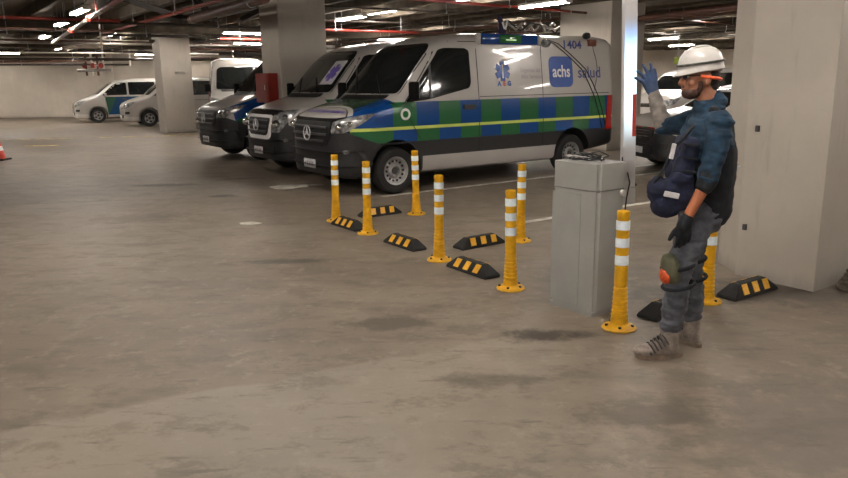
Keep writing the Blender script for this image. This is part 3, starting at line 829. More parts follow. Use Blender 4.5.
        for s in (-1, 1): P('rear_window', [(s*.5-.33, 1.45), (s*.5+.33, 1.45), (s*.48+.30, 2.05), (s*.48-.30, 2.05)], REAR, g, eps=.008, cell=.1, r=.05)
    else:
        if style == 'mpv':
            P('windshield', [(-.74, 1.24), (.74, 1.24), (.62, 1.74), (-.62, 1.74)], FRONT, g, eps=.010, cell=.07, r=.06)
            for V in (NEAR, FAR):
                P('door_window', [(.22, 1.20), (1.28, 1.20), (1.28, 1.74), (.92, 1.74), (.66, 1.60)], V, g, cell=.08, r=.05)
                P('side_window', [(1.36, 1.20), (2.5, 1.20), (2.5, 1.76), (1.36, 1.76)], V, g, cell=.08, r=.05)
                P('side_window', [(2.58, 1.20), (3.85, 1.20), (3.7, 1.72), (2.58, 1.76)], V, g, cell=.08, r=.05)
                P('tail_lamp', [(3.95, .95), (4.09, .95), (4.06, 1.45), (3.95, 1.45)], V, M['red_lamp'], cell=.08, r=.02)
                seam(.36, .32, .34, 1.16, V); seam(1.32, .3, 1.32, 1.78, V); seam(1.33, 1.0, 3.6, 1.0, V)
                P('door_handle', [(1.08, 1.0), (1.25, 1.0), (1.25, 1.05), (1.08, 1.05)], V, M['plastic'], eps=.02, cell=.1, r=.01)
            P('grille', [(-.42, .68), (.42, .68), (.46, .80), (-.46, .80)], FRONT, M['black'], eps=.012, cell=.1, r=.03)
            gz = (.72, .77); gw = .42; hz = [(-.36, .74), (-.16, .69), (.08, .78), (.34, .99), (.04, .97), (-.30, .88)]; fz = .50; iz = (.34, .46)
        else:
            P('windshield', [(-.70, 1.10), (.70, 1.10), (.56, 1.42), (-.56, 1.42)], FRONT, g, eps=.010, cell=.07, r=.06)
            for V in (NEAR, FAR):
                P('door_window', [(.55, 1.02), (1.5, 1.04), (1.5, 1.42), (1.15, 1.40)], V, g, cell=.08, r=.04)
                P('rear_side_window', [(1.57, 1.04), (2.7, 1.08), (2.4, 1.40), (1.57, 1.43)], V, g, cell=.08, r=.04)
                P('lower_cladding', [(.45, .24), (2.2, .24), (2.2, .42), (.45, .42)], V, M['plastic'], cell=.15, r=.02)
                seam(.40, .45, .45, 1.0, V); seam(1.53, .45, 1.53, 1.42, V)
                P('tail_lamp', [(3.15, .80), (3.42, .80), (3.40, .98), (3.15, .98)], V, M['red_lamp'], cell=.08, r=.02)
            P('grille_surround', [(-.52, .58), (.52, .58), (.62, .80), (-.62, .80)], FRONT, M['chrome'], eps=.012, cell=.1, r=.05)
            P('grille', [(-.49, .61), (.49, .61), (.57, .775), (-.57, .775)], FRONT, M['black'], eps=.022, cell=.1, r=.04)
            gz = (.64, .69, .74); gw = .46; hz = [(-.24, .70), (.0, .70), (.18, .78), (.34, .89), (.05, .86), (-.20, .80)]; fz = .44; iz = (.34, .50)
        for z in gz:
            b = B(); tube(b, [sk.hit((-4, -gw+2*gw*i/10, z), (1, 0, 0), .026) for i in range(11)], .008, 6); ob('grille_slat', b, M['chrome'], root, smooth=50)
        P('lower_intake', [(-.5, iz[0]), (.5, iz[0]), (.54, iz[1]), (-.54, iz[1])], FRONT, M['black'], eps=.010, cell=.1, r=.03)
        for V in (DN, DF):
            P('headlight', hz, V, M['lamp_glass'], eps=.010, cell=.05, r=.02)
            P('fog_lamp', [(-.12, fz), (.08, fz), (.10, fz+.1), (-.1, fz+.1)], V, M['black'], eps=.010, cell=.06, r=.02)
        c = sk.hit((-4, 0, iz[0]+.05), (1, 0, 0), .02); b = B(); box(b, c, (.02, .44, .11), bev=.006); ob('license_plate', b, M['plate'], root)
        for s in (-1, 1):
            zm = 1.22 if style == 'mpv' else 1.08; xm = .36 if style == 'mpv' else .72
            b = B(); box(b, (xm, s*1.02, zm), (.12, .18, .15), bev=.035); box(b, (xm, s*.93, zm-.05), (.05, .1, .04), bev=.01); ob('side_mirror', b, paint, root, smooth=40)
    root['_'] = 0; del root['_']
    return root, sk
OLD = set()
def kindof(root): return 'old' if root.name in OLD else 'new'

C3 = G(0, .98)
van3, sk3 = vehicle('ambulance_van', SPR, C3, YAW, 'ambulance van with blue and green chequered band, star emblem and blue square logo', 'van', VM['chequer'], 'spr', hood=VM['hood_chequer'])
OLD.add('ambulance_van.001')
van2, sk2 = vehicle('ambulance_van', SPR, G(.28, .98+2.64), YAW, 'white ambulance van with white-framed grille, second in the row behind the chequered one', 'van', VM['neon'], 'spr')
van1, sk1 = vehicle('ambulance_van', SPR, G(.44, .98+5.98), YAW, 'white and blue van beside the left of the red box pillar, third in the row', 'van', VM['bluewave'], 'spr', hood=M['white_paint'])
hi = dict(SPR); hi['zt'] = [(x, z if x < .65 else z+min(1, (x-.65)/.4)*.14) for x, z in SPR['zt']]
van0, sk0 = vehicle('ambulance_van', hi, (-6.15, 24.9, 0), PI/2+.30, 'white high-roofed van facing the camera behind the third van, its windscreen showing above', 'van', VM['white'], 'spr')
mp1, _ = vehicle('minivan', MPV, (-14.9, 33.3, 0), YAW-.1, 'white minivan with green and blue front door before the far left wall', 'minivan', VM['doors'], 'mpv', bumper='grey_white')
mp2, _ = vehicle('minivan', MPV, (-11.35, 29.9, 0), YAW-.1, 'white minivan half hidden behind the left pillar', 'minivan', VM['white'], 'mpv', bumper='grey_white')
mp3, _ = vehicle('minivan', MPV, (8.2, 24.5, 0), YAW, 'white minivan far behind the worker, seen above the parked car', 'minivan', VM['white'], 'mpv', bumper='grey_white')
SY = .16
suv, _ = vehicle('car', SUV, (4.72, 13.1, 0), SY, 'white car with dark bumper and chrome-edged grille parked behind the worker', 'car', VM['white'], 'suv')

# lettering and fittings on the chequered ambulance
def van_text(s, size, at, m, name='lettering', bold=0, sx=1, view=NEAR, flip=False, eps=.012):
    return decal(sk3, name, text_mesh(s, size, 0, bold), view, at, m, van3, eps, flip, sx)
sq = patch(sk3, 'logo_square', [(3.12, 1.50), (3.68, 1.50), (3.68, 2.01), (3.12, 2.01)], NEAR, M['blue_print'], van3, eps=.006, cell=.1, r=.12, skirt=.006)
van_text('achs', .275, (3.40, 1.755), M['white_print'], 'logo_lettering', .006, .88)
van_text('salud', .275, (4.09, 1.735), M['navy_print'], 'logo_lettering', .001, 1.06)
van_text('1404', .19, (3.69, 2.20), M['navy_print'], 'fleet_number', .004, 1.25)
van_text('A', .10, (1.99, 1.575), M['blue_print'], 'lettering', .006); van_text('E', .10, (2.095, 1.575), M['red_print'], 'lettering', .006); van_text('G', .10, (2.20, 1.575), M['blue_print'], 'lettering', .006)
van_text('Urgencias del', .095, (2.68, 1.78), M['grey_print'], 'lettering', 0, .86); van_text('Alto Servicio', .095, (2.70, 1.68), M['grey_print'], 'lettering', 0, .92)
for k in range(3):   # star of life: three crossed bars
    a = PI*k/3+PI/2; dx, dz = math.cos(a), math.sin(a); px, pz = -dz, dx; L, Wd = .155, .048
    patch(sk3, 'star_bar', [(2.08+dx*L+px*Wd, 1.77+dz*L+pz*Wd), (2.08-dx*L+px*Wd, 1.77-dz*L+pz*Wd), (2.08-dx*L-px*Wd, 1.77-dz*L-pz*Wd), (2.08+dx*L-px*Wd, 1.77+dz*L-pz*Wd)], NEAR, M['blue_print'], van3, eps=.006+.001*k, cell=.1, r=0, skirt=.006)
patch(sk3, 'star_staff', [(2.07, 1.66), (2.09, 1.66), (2.095, 1.88), (2.065, 1.88)], NEAR, M['white_print'], van3, eps=.012, cell=.1, r=0, skirt=.006)
patch(sk3, 'door_seal', ring_poly((.16, 1.165), .085), NEAR, M['white_print'], van3, eps=.008, cell=.1, r=0, skirt=.006)
patch(sk3, 'door_seal_centre', ring_poly((.16, 1.165), .05, 14), NEAR, M['green_gloss'], van3, eps=.010, cell=.1, r=0, skirt=.006)
# AMBULANCIA mirrored on the bonnet, read from the front
for vn, skk, mm in ((van3, sk3, 'purple_print'), (van2, sk2, 'grey_print')):
    me = text_mesh('AMBULANCIA', .20, 0, .004); bm = B(); bm.from_mesh(me)
    for v in bm.verts: x_, y_ = v.co.x, v.co.y; v.co = Vector((y_*-.75-.76, -x_*-.95, 0)); v.co.x = -.64+y_*.60
    skk.project(bm, TOP, .008, 0); ob('hood_lettering', bm, M[mm], vn)
# patch standing in for a star panel seen in the second van's windscreen
patch(sk2, 'windshield_star_patch', [(-.70, 1.60), (-.28, 1.60), (-.28, 2.02), (-.66, 2.02)], FRONT, M['plate'], van2, eps=.02, cell=.1, r=.02, skirt=.006)
for k in range(3):
    a = PI*k/3+PI/2; dx, dz = math.cos(a), math.sin(a); px, pz = -dz, dx; L, Wd = .15, .045; cy, cz = -.48, 1.81
    patch(sk2, 'patch_star_bar', [(cy+dx*L+px*Wd, cz+dz*L+pz*Wd), (cy-dx*L+px*Wd, cz-dz*L+pz*Wd), (cy-dx*L-px*Wd, cz-dz*L-pz*Wd), (cy+dx*L-px*Wd, cz+dz*L-pz*Wd)], FRONT, M['purple_print'], van2, eps=.026+.001*k, cell=.1, r=0, skirt=.006)
# side light panels at the roof edge
for s in (-1, 1):
    b = B(); box(b, (2.26, s*.865, 2.265), (1.22, .10, .17), bev=.03); o = ob('light_panel', b, M['navy_gloss'], van3, smooth=40)
    b = B(); box(b, (2.26, s*.905, 2.27), (.46, .05, .13), bev=.02); ob('green_reflection', b, M['green_gloss'], o, smooth=40)  # green reflection in the blue panel, built as a green piece
    b = B(); box(b, (2.26, s*.932, 2.255), (.22, .008, .014), bev=.003); ob('lit_led', b, mat('led_green', (.55, .9, .45), .4, emit=.35), o)
    b = B(); box(b, (2.90, s*.87, 2.265), (.05, .10, .17), bev=.015); ob('panel_end', b, M['white_paint'], o, smooth=40)
    b = B(); box(b, (1.62, s*.87, 2.265), (.05, .1, .17), bev=.015); ob('panel_end', b, M['white_paint'], o, smooth=40)
    b = B(); ell(b, (3.06, s*.90, 2.22), (.11, .05, .07), None, 14); ob('scene_lamp', b, M['lamp_glass'], van3, smooth=60)
b = B(); box(b, (4.18, -.89, 2.245), (.18, .08, .12), bev=.015); o = ob('marker_lamp', b, mat('amber_lamp', (.16, .05, .03), .3), van3, smooth=40)
b = B(); lathe(b, [(0, -.05), (.05, -.05), (.062, 0), (.05, .05), (0, .05)], 16, Matrix.Translation((4.03, -.90, 2.36)) @ Matrix.Rotation(PI/2, 4, 'X')); ob('round_spotlight', b, M['black'], van3, smooth=40)
for off in (0, .10):
    b = B(); pts = []
    for (x_, z_) in [(3.02, 2.28), (3.25, 2.22), (3.5, 2.08), (3.72, 1.93), (3.9, 1.80), (4.05, 1.58), (4.2, 1.32), (4.33, 1.0), (4.42, .72)]:
        pts.append(sk3.hit((x_+off, -4, min(z_, 2.3)), (0, 1, 0), .012))
    tube(b, pts, .007, 6); ob('side_cable', b, M['black'], van3, smooth=60)
b = B(); pts = [sk3.hit((4.2+.1*math.sin(i*.5), -4, 2.2-i*.12), (0, 1, 0), .01) for i in range(9)]; tube(b, pts, .004, 5); ob('thin_cable', b, M['black'], van3)
# bunch of cables and cloth on the ambulance roof
r = empty('folded_banner', tuple(van3.matrix_basis @ Vector((2.62, -.30, 2.40))), YAW, 'dark purple folded cloth with a white mark standing on the ambulance roof', 'cloth')
b = B()
for i in range(5):
    chain(b, [((i*.03-.06, 0, 0.02), .03), ((i*.02-.02+.02*math.sin(i), .02, .13), .032), ((-.10+i*.008, 0, .24+.015*i), .018)], 8)
obm('cloth', blob(b, .012, 4, (.01, 14, (1, 1, .4))), mat('dark_purple_cloth', (.02, .012, .05), .8), r)
b = B(); box(b, (.05, -.05, .14), (.03, .02, .16), Matrix.Rotation(.3, 4, 'Y'), .006); box(b, (-.015, -.05, .13), (.03, .02, .12), Matrix.Rotation(-.4, 4, 'Y'), .006); ob('white_mark', b, M['white_print'], r)
r = empty('cable_bundle', tuple(van3.matrix_basis @ Vector((3.35, -.2, 2.43))), YAW, 'tangled dark cables heaped on the ambulance roof beside the cloth', 'cables')
for j in range(5):
    b = B(); pts = []
    for i in range(26):
        t = i/25; pts.append(Vector((-.6+1.25*t, .08*math.sin(5*t+j*2), .04+.12*abs(math.sin(7*t+j))+.07*noise.noise(Vector((t*6, j, 0))))))
    tube(b, pts, .018, 7); ob('cable', b, M['black' if j % 2 else 'duct'], r, smooth=60)
# ------------------------------------------------------------------ bollards, wheel stops, barrier
def make_bollard():
    r = empty('bollard')
    b = B(); lathe(b, [(0, 0), (.115, 0), (.118, .008), (.105, .022), (.065, .034), (.050, .05), (0, .05)], 10); ob('base', b, M['yellow'], r, smooth=30)
    for k in range(5):
        a = 2*PI*k/5+.3; b = B(); cone(b, (.088*math.cos(a), .088*math.sin(a), .015), (.088*math.cos(a), .088*math.sin(a), .036), .011, seg=6); ob('bolt', b, M['plastic'], r)
    prof = [(0, .04), (.058, .04)]
    z = .06
    while z < .30:
        k_ = .014*(z-.06)/.24
        prof += [(.0575-k_, z), (.0575-k_, z+.015), (.0475-k_*.6, z+.019), (.0475-k_*.6, z+.027)]; z += .030
    prof += [(.044, .31), (.0415, .60), (.040, .765), (.042, .77), (.042, .795), (.036, .80), (.030, .797), (.028, .77), (0, .77)]
    b = B(); lathe(b, prof, 24); ob('post', b, M['yellow'], r, smooth=35)
    for (z0, z1) in [(.675, .735), (.56, .62), (.44, .505)]:
        b = B(); ra = .0445; lathe(b, [(.038, z0), (ra, z0), (ra, z1), (.038, z1), (.038, z0)], 24); ob('reflective_band', b, M['reflective'], r, smooth=35)
    return r
boll = make_bollard()
BL = [(-1.06, 8.52, 'yellow bollard with three white bands, far left end of the front row'),
      (-.62, 7.76, 'yellow bollard with white bands, second in the front row from the far left end'),
      (-.09, 8.89, 'yellow bollard standing close beside the ambulance front wheel, in the back row'),
      (.14, 6.51, 'yellow bollard with white bands, middle one of the front row between two wheel stops'),
      (.69, 5.54, 'yellow bollard with white bands in the front row, nearest left of the grey cabinet'),
      (1.00, 7.27, 'yellow bollard of the back row partly hidden behind a front row one'),
      (1.30, 4.57, 'yellow bollard in front of the grey barrier cabinet, largest and nearest'),
      (2.10, 5.13, 'yellow bollard behind the worker, beside the striped stop at the big pillar')]
for i, (x, y, l) in enumerate(BL):
    o = boll if i == 0 else copy_tree(boll)
    o.location = (x, y, 0); o.rotation_euler = (R(.6*math.sin(i*2.3)), R(.7*math.cos(i*1.7)) - (.012 if i == 6 else 0), i*.7); tag(o, l, 'bollard', 'yellow flexible bollards')
def make_stop():
    r = empty('wheel_stop'); L, Wd, Hh = .56, .17, .105
    b = B(); e = .10
    lo = [(-L/2, -Wd/2), (L/2, -Wd/2), (L/2, Wd/2), (-L/2, Wd/2)]; hi_ = [(-L/2+e, -.035), (L/2-e, -.035), (L/2-e, .035), (-L/2+e, .035)]
    v0 = [b.verts.new((x, y, 0)) for x, y in lo]; v1 = [b.verts.new((x, y, .022)) for x, y in lo]; v2 = [b.verts.new((x, y, Hh)) for x, y in hi_]
    b.faces.new(v0[::-1]); b.faces.new(v2)
    for A, C in ((v0, v1), (v1, v2)):
        for k in range(4): b.faces.new((A[k], A[(k+1) % 4], C[(k+1) % 4], C[k]))
    bmesh.ops.bevel(b, geom=b.edges[:], offset=.006, segments=2, affect='EDGES')
    ob('block', b, M['rubber'], r, smooth=35)
    for s in (-1, 1):
        for k in range(3):
            b = B(); x = -.135+k*.135
            a = (x-.035, s*(Wd/2-.004), .030); c = (x+.030, s*(Wd/2-.004), .030); d = (x+.045, s*.038, Hh-.006); f = (x-.020, s*.038, Hh-.006)
            off = Vector((0, s*.85, .5))*.006
            A = [b.verts.new(Vector(p)+off) for p in (a, c, d, f)]; C = [b.verts.new(Vector(p)-off) for p in (a, c, d, f)]
            b.faces.new(A); b.faces.new(C[::-1])
            for q_ in range(4): b.faces.new((A[q_], C[q_], C[(q_+1) % 4], A[(q_+1) % 4]))
            ob('reflective_stripe', b, M['yellow_strip'], r)
    for s in (-1, 1):
        b = B(); cone(b, (s*.16, 0, Hh-.01), (s*.16, 0, Hh+.003), .016, seg=8); ob('bolt', b, M['plastic'], r)
    return r
AU = YAW; ANN = YAW-PI/2
ST = [(-.87, 8.13, ANN, 'black and yellow wheel stop between the two leftmost front row bollards'),
      (-.55, 8.88, AU, 'black and yellow wheel stop behind the second front row bollard, closest to the ambulance bumper'),
      (-.20, 7.12, ANN, 'black and yellow wheel stop in the front row just left of the middle bollard'),
      (.56, 7.10, AU, 'black and yellow wheel stop in the back row pointing towards the half-hidden bollard'),
      (.42, 6.08, ANN, 'black and yellow wheel stop in the front row just right of the middle bollard'),
      (1.76, 4.90, AU, 'black and yellow wheel stop partly hidden behind the worker\'s boots'),
      (2.50, 5.33, AU, 'black and yellow wheel stop at the foot of the big right pillar'),
      (3.05, 10.95, AU, 'small dark wheel stop seen far behind the barrier arm')]
st = make_stop()
for i, (x, y, a, l) in enumerate(ST):
    o = st if i == 0 else copy_tree(st)
    o.location = (x, y, 0); o.rotation_euler = (0, 0, a+.03*math.sin(i*3)); tag(o, l, 'wheel stop', 'striped rubber wheel stops')

# barrier cabinet
CC = Vector((1.165, 4.79, 0)); CH = 1.075
def cpt(a, b_): q_ = CC+U*a+N*b_; return q_
cc = cpt(.15, .21)
cab = empty('barrier_cabinet', tuple(cc), YAW, 'tall grey metal boom barrier cabinet between the bollards', 'cabinet')
b = B(); box(b, (0, 0, .015), (.29, .41, .03)); ob('foot_plate', b, M['cabinet'], cab)
b = B(); pl = [(-.15, -.13), (-.12, -.21), (.15, -.21), (.15, .19), (-.15, .19)]
prism(b, pl, .03, .885); bmesh.ops.bevel(b, geom=[e for e in b.edges if abs(e.verts[0].co.z-e.verts[1].co.z) > .5], offset=.02, segments=3, affect='EDGES')
ob('housing', b, M['cabinet'], cab, smooth=35)
b = B(); pl2 = [(x*1.025, y*1.02) for x, y in pl]; prism(b, pl2, .895, CH); bmesh.ops.bevel(b, geom=[e for e in b.edges if abs(e.verts[0].co.z-e.verts[1].co.z) > .1], offset=.02, segments=3, affect='EDGES')
ob('lid', b, M['cabinet'], cab, smooth=35)
b = B(); prism(b, [(x*.97, y*.97) for x, y in pl], .880, .90); ob('lid_gap', b, M['cabinet2'], cab)
b = B(); box(b, (-.152, .055, .46), (.006, .27, .80), bev=.002); ob('door', b, M['cabinet'], cab)
for z in (.86, .46):
    b = B(); lathe(b, [(0, 0), (.024, 0), (.024, .014), (.018, .02), (0, .02)], 16, Matrix.Translation((.115, -.212, z)) @ Matrix.Rotation(PI/2, 4, 'X')); ob('lock', b, M['grey_white'], cab, smooth=40)
b = B(); box(b, (.165, -.05, .93), (.03, .12, .16), bev=.01); ob('arm_mount', b, M['grey_white'], cab, smooth=40)
b = B(); tube(b, [(.16, -.215, 1.0), (.165, -.235, .93), (.15, -.225, .82), (.135, -.23, .74), (.14, -.22, .70)], .005, 6); ob('loose_wire', b, M['black'], cab)
# cables heap on top
r = empty('cable_coil', (cc.x, cc.y, CH), YAW, 'coil of thin black cable lying on top of the grey cabinet', 'cable')
for j in range(6):
    b = B(); pts = []
    for i in range(28):
        a = 2*PI*i/28; rr_ = .085+.02*math.sin(j*1.3)+.014*math.sin(3*a+j)
        pts.append(((rr_*.75)*math.cos(a)+.01*j-.02, rr_*1.35*math.sin(a), .007+.009*j*abs(math.sin(a+j))+.012*(noise.noise(Vector((a, j, 1)))+.6)))
    tube(b, pts, .005, 6, True); ob('cable_loop', b, M['black'] if j != 2 else M['grey_white'], r, smooth=60)
r = empty('crumpled_foil', (cc.x-.10, cc.y+.160, CH+.020), 0, 'small crumpled pale wrapper among the cables on the cabinet', 'wrapper')
b = B(); bmesh.ops.create_icosphere(b, subdivisions=3, radius=.026)
for v in b.verts: v.co *= 1+.5*noise.noise(v.co*40); v.co.z *= .4
ob('wrapper', b, M['grey_white'], r, smooth=15)

# barrier arm, raised
am = cpt(.415, .07)
arm = empty('boom_barrier', (am.x, am.y, .80), YAW, 'raised white boom with a painted blue-white glow and red marks', 'barrier arm')
arm.rotation_euler = (0, R(-2.1), YAW-.45)
b = B(); box(b, (0, 0, 1.25), (.10, .05, 2.55), bev=.012); ob('boom', b, mat('arm_white', (.55, .54, .54), .35, 0, .06, 8), arm, smooth=40)
def arm_glow():  # emission graded blue to white paints a glow onto the arm
    n = NT('glow_strip'); x, y, z = n.xyz()
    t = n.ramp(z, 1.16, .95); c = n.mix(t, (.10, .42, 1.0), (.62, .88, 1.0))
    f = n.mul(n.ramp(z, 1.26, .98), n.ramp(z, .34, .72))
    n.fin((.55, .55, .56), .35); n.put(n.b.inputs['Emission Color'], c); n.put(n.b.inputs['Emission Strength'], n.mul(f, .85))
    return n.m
b = B(); box(b, (0, -.026, .80), (.088, .006, 1.06), bev=.002); ob('glow_strip', b, arm_glow(), arm)
for z in (.585, 1.46):
    b = B(); box(b, (.028, -.032, z), (.026, .004, .29 if z < 1 else .07), bev=.001); ob('red_marker', b, M['red_print'], arm)
b = B(); box(b, (-.02, 0, .02), (.13, .09, .12), bev=.015); ob('clamp', b, M['grey_white'], arm, smooth=40)
b = B(); tube(b, [(-.055, -.03, .3), (-.06, -.035, .15), (-.058, -.035, 0), (-.062, -.04, -.05)], .004, 6); ob('wire', b, M['black'], arm)

# traffic cone at the left edge
r = empty('traffic_cone', (-9.68, 16.45, 0), 0, 'orange traffic cone on a black base at the left edge', 'cone')
b = B(); box(b, (0, 0, .02), (.36, .36, .04), bev=.01); ob('base', b, M['rubber'], r)
b = B(); lathe(b, [(0, .04), (.13, .04), (.03, .52), (.02, .53), (0, .53)], 24); ob('cone_body', b, mat('cone_orange', (.6, .05, .015), .5), r, smooth=40)
b = B(); lathe(b, [(.09, .22), (.1, .22), (.082, .32), (.072, .32), (.09, .22)], 24); ob('white_band', b, M['white_print'], r, smooth=40)
# hose heap at the right pillar
r = empty('hose_coil', (3.62, 5.58, 0), 0, 'grey-brown coiled hose heaped against the right pillar at the frame edge', 'hose')
hm = mat('hose', (.13, .11, .085), .8, 0, .3, 20, .3)
for j in range(6):
    b = B(); pts = [((.19-.012*j)*math.cos(2*PI*i/28), (.13-.01*j)*math.sin(2*PI*i/28), .02+.024*j+.01*math.sin(3*2*PI*i/28+j)) for i in range(28)]
    tube(b, pts, .017, 8, True); ob('hose_loop', b, hm, r, smooth=60)
r.location = (3.43, 5.375, 0)
# red hose cabinet on the pillar
p = G(.26, 5.2)
r = empty('fire_hose_cabinet', (p.x, p.y, 1.25), YAW, 'red fire hose cabinet fixed to the side of the middle pillar', 'cabinet')
b = B(); box(b, (0, 0, .29), (.225, .62, .58), bev=.012); ob('case', b, M['pipe_red'], r)
b = B(); box(b, (-.118, 0, .29), (.014, .54, .50), bev=.004); d = ob('door', b, M['pipe_red'], r)
b = B(); cone(b, (-.135, -.2, .25), (-.135, -.2, .35), .01, seg=8); ob('handle', b, M['steel'], d)
# small junction box on the big pillar and a plate on the left pillar
for zz, nl, lab in ((1.23, .56, 'small dark outlet on the big right pillar at the worker\'s shoulder height'), (.42, .60, 'small dark outlet low on the big right pillar above the striped stop')):
    b = B(); q2 = e0+N*nl-U*.010; box(b, (0, 0, 0), (.02, .035, .05), bev=.006); box(b, (-.012, 0, 0), (.006, .018, .026), bev=.002); tag(ob('outlet', b, M['plastic2'], None, (q2.x, q2.y, zz), YAW), lab, 'outlet')
q3 = Vector((-8.81, 24.98, 0))+U*.62-N*.015; b = B(); box(b, (0, 0, 0), (.36, .02, .09), bev=.01); tag(ob('wall_sign', b, M['duct'], None, (q3.x, q3.y, 2.02), YAW), 'small grey plate fixed high on the left pillar', 'sign')
q4 = Vector((10.25, 29.5, 2.27)); r = empty('exit_sign', tuple(q4), YAW-.5, 'small yellow-green hanging sign just left of the helmet', 'sign')
b = B(); box(b, (0, 0, 0), (.30, .04, .26), bev=.01); ob('sign_box', b, mat('sign_yellow', (.22, .30, .03), .5), r)
b = B(); cone(b, (0, 0, .1), (0, 0, H-2.27), .01, seg=6); ob('hanger', b, M['steel'], r)
# ------------------------------------------------------------------ the worker
pr = empty('person', (1.5, 4.12, 0), 0, 'worker in white hard hat, dark blue sweatshirt, grey jeans and orange kneepad, one arm raised', 'person')
OFF = Vector((1.5, 4.12, 0))
def V3(x, y, z): return Vector((x-1.5, y-4.12, z))
Ls, Le, Lw = V3(1.645, 3.965, 1.39), V3(1.565, 3.92, 1.085), V3(1.462, 3.93, .855)
Rs, Re, Rw = V3(1.60, 4.30, 1.38), V3(1.470, 4.41, 1.345), V3(1.425, 4.50, 1.555)
Lh, Lk, La = V3(1.59, 4.07, .86), V3(1.475, 4.035, .51), V3(1.462, 4.06, .11)
Rh, Rk, Ra = V3(1.63, 4.22, .86), V3(1.630, 4.255, .49), V3(1.665, 4.26, .11)
head_c = V3(1.575, 4.15, 1.645)
b = B()
# skull, jaw, face
tilt = Matrix.Rotation(R(-8), 4, 'Y')
ell(b, head_c+Vector((.008, 0, .015)), (.098, .077, .100), tilt, 28)
ell(b, head_c+Vector((-.040, 0, -.055)), (.058, .056, .068), tilt, 24)
ell(b, head_c+Vector((-.070, 0, -.098)), (.022, .026, .020), None, 16)          # chin
chain(b, [(head_c+Vector((-.090, 0, .002)), .010), (head_c+Vector((-.112, 0, -.038)), .014)], 12)      # nose
ell(b, head_c+Vector((-.104, .012, -.042)), (.012, .010, .009)); ell(b, head_c+Vector((-.104, -.012, -.042)), (.012, .010, .009))
for s in (-1, 1):
    ell(b, head_c+Vector((-.082, s*.030, .016)), (.014, .026, .009))              # brow
    ell(b, head_c+Vector((-.062, s*.045, -.035)), (.026, .018, .022))             # cheek
    ell(b, head_c+Vector((.014, s*.082, -.020)), (.020, .011, .034), Matrix.Rotation(R(12), 4, 'Y'))   # ear
ell(b, head_c+Vector((-.092, 0, -.066)), (.012, .024, .006)); ell(b, head_c+Vector((-.089, 0, -.077)), (.012, .021, .007))  # lips
chain(b, [(V3(1.605, 4.15, 1.575), .056), (V3(1.640, 4.15, 1.45), .062)], 20)
# torso, limbs under the clothes
chain(b, [(V3(1.64, 4.15, .88), .13), (V3(1.65, 4.15, 1.05), .12), (V3(1.65, 4.15, 1.28), .125), (V3(1.645, 4.15, 1.40), .09)], 20)
capsule(b, V3(1.645, 4.0, 1.40), V3(1.62, 4.30, 1.40), .055, .055)
chain(b, [(Ls, .05), (Le, .037), (Lw, .026)], 16); chain(b, [(Rs, .05), (Re, .037), (Rw, .027)], 16)
for h, k_, a in ((Lh, Lk, La), (Rh, Rk, Ra)): chain(b, [(h, .08), (k_, .055), (a, .04)], 16)
def hand(b, wrist, fwd, pal, side, curls, spread, scale=1.0, thumb=None, rad=1.0):
    """palm + five fingers. fwd: towards the finger tips, pal: palm normal, side: towards the thumb"""
    fwd, pal, side = Vector(fwd).normalized(), Vector(pal).normalized(), Vector(side).normalized()
    s = scale; lens = [.068, .076, .070, .055]
    for i in range(4):
        o = side*(.030-.020*i)*s
        k0 = wrist + o + fwd*(.085-.004*abs(i-1))*s
        capsule(b, wrist+o*.7+fwd*.012*s, k0, .015*s*rad, .0115*s*rad, 10)
        d = (fwd + side*spread*(1.5-i)*.3).normalized(); p_ = k0; c = curls[i]; ang = 0
        for j, f in enumerate((.45, .32, .23)):
            ang += c*(.9 if j else .6); dv = (d*math.cos(ang)+pal*math.sin(ang)).normalized()
            q_ = p_+dv*lens[i]*f*s*1.15; capsule(b, p_, q_, (.0100-.0012*j)*s*rad, (.0092-.0012*j)*s*rad, 10); p_ = q_
    t0 = wrist+side*.022*s+fwd*.025*s; td = thumb or (side*.75+fwd*.65+pal*.35)
    td = Vector(td).normalized(); t1 = t0+td*.042*s; t2 = t1+(td*.8+fwd*.5).normalized()*.030*s; t3 = t2+(td*.6+fwd*.8).normalized()*.024*s
    capsule(b, t0, t1, .014*s*rad, .0115*s*rad, 10); capsule(b, t1, t2, .0115*s*rad, .010*s*rad, 10); capsule(b, t2, t3, .010*s*rad, .0085*s*rad, 10)
lf = (Lw-Le).normalized()
LH = dict(wrist=Lw+lf*.005, fwd=(-.02, .02, -1), pal=(.15, .98, 0), side=(-1, 0, -.1), curls=(.35, .45, .5, .5), spread=.2)
RH = dict(wrist=Rw+Vector((-.002, 0, .004)), fwd=(-.42, .08, .90), pal=(-.55, .8, -.1), side=(.75, -.15, .55), curls=(.10, .18, .28, .35), spread=.9)
hand(b, **LH); hand(b, **RH)
me = blob(b, .0052, 5)
def face_mat():
    n = NT('skin_face'); x, y, z = n.xyz()
    f = n.noise(30, 3, .5, n.co)
    c = n.mix(n.ramp(f, .3, .7), (.30, .125, .07), (.38, .165, .095))
    c = n.mix(n.ramp(z, 1.30, 1.20), c, (.44, .15, .065))
    m = n.fin(c, .5); return m
body = obm('body', me, face_mat(), pr)
for s in (-1, 1):
    e_ = B(); ell(e_, head_c+Vector((-.083, s*.030, -.002)), (.009, .011, .008), None, 12); ob('eye', e_, M['white_print'], pr, smooth=60)
    e_ = B(); ell(e_, head_c+Vector((-.0905, s*.030, -.002)), (.003, .005, .005), None, 10); ob('iris', e_, M['black'], pr, smooth=60)
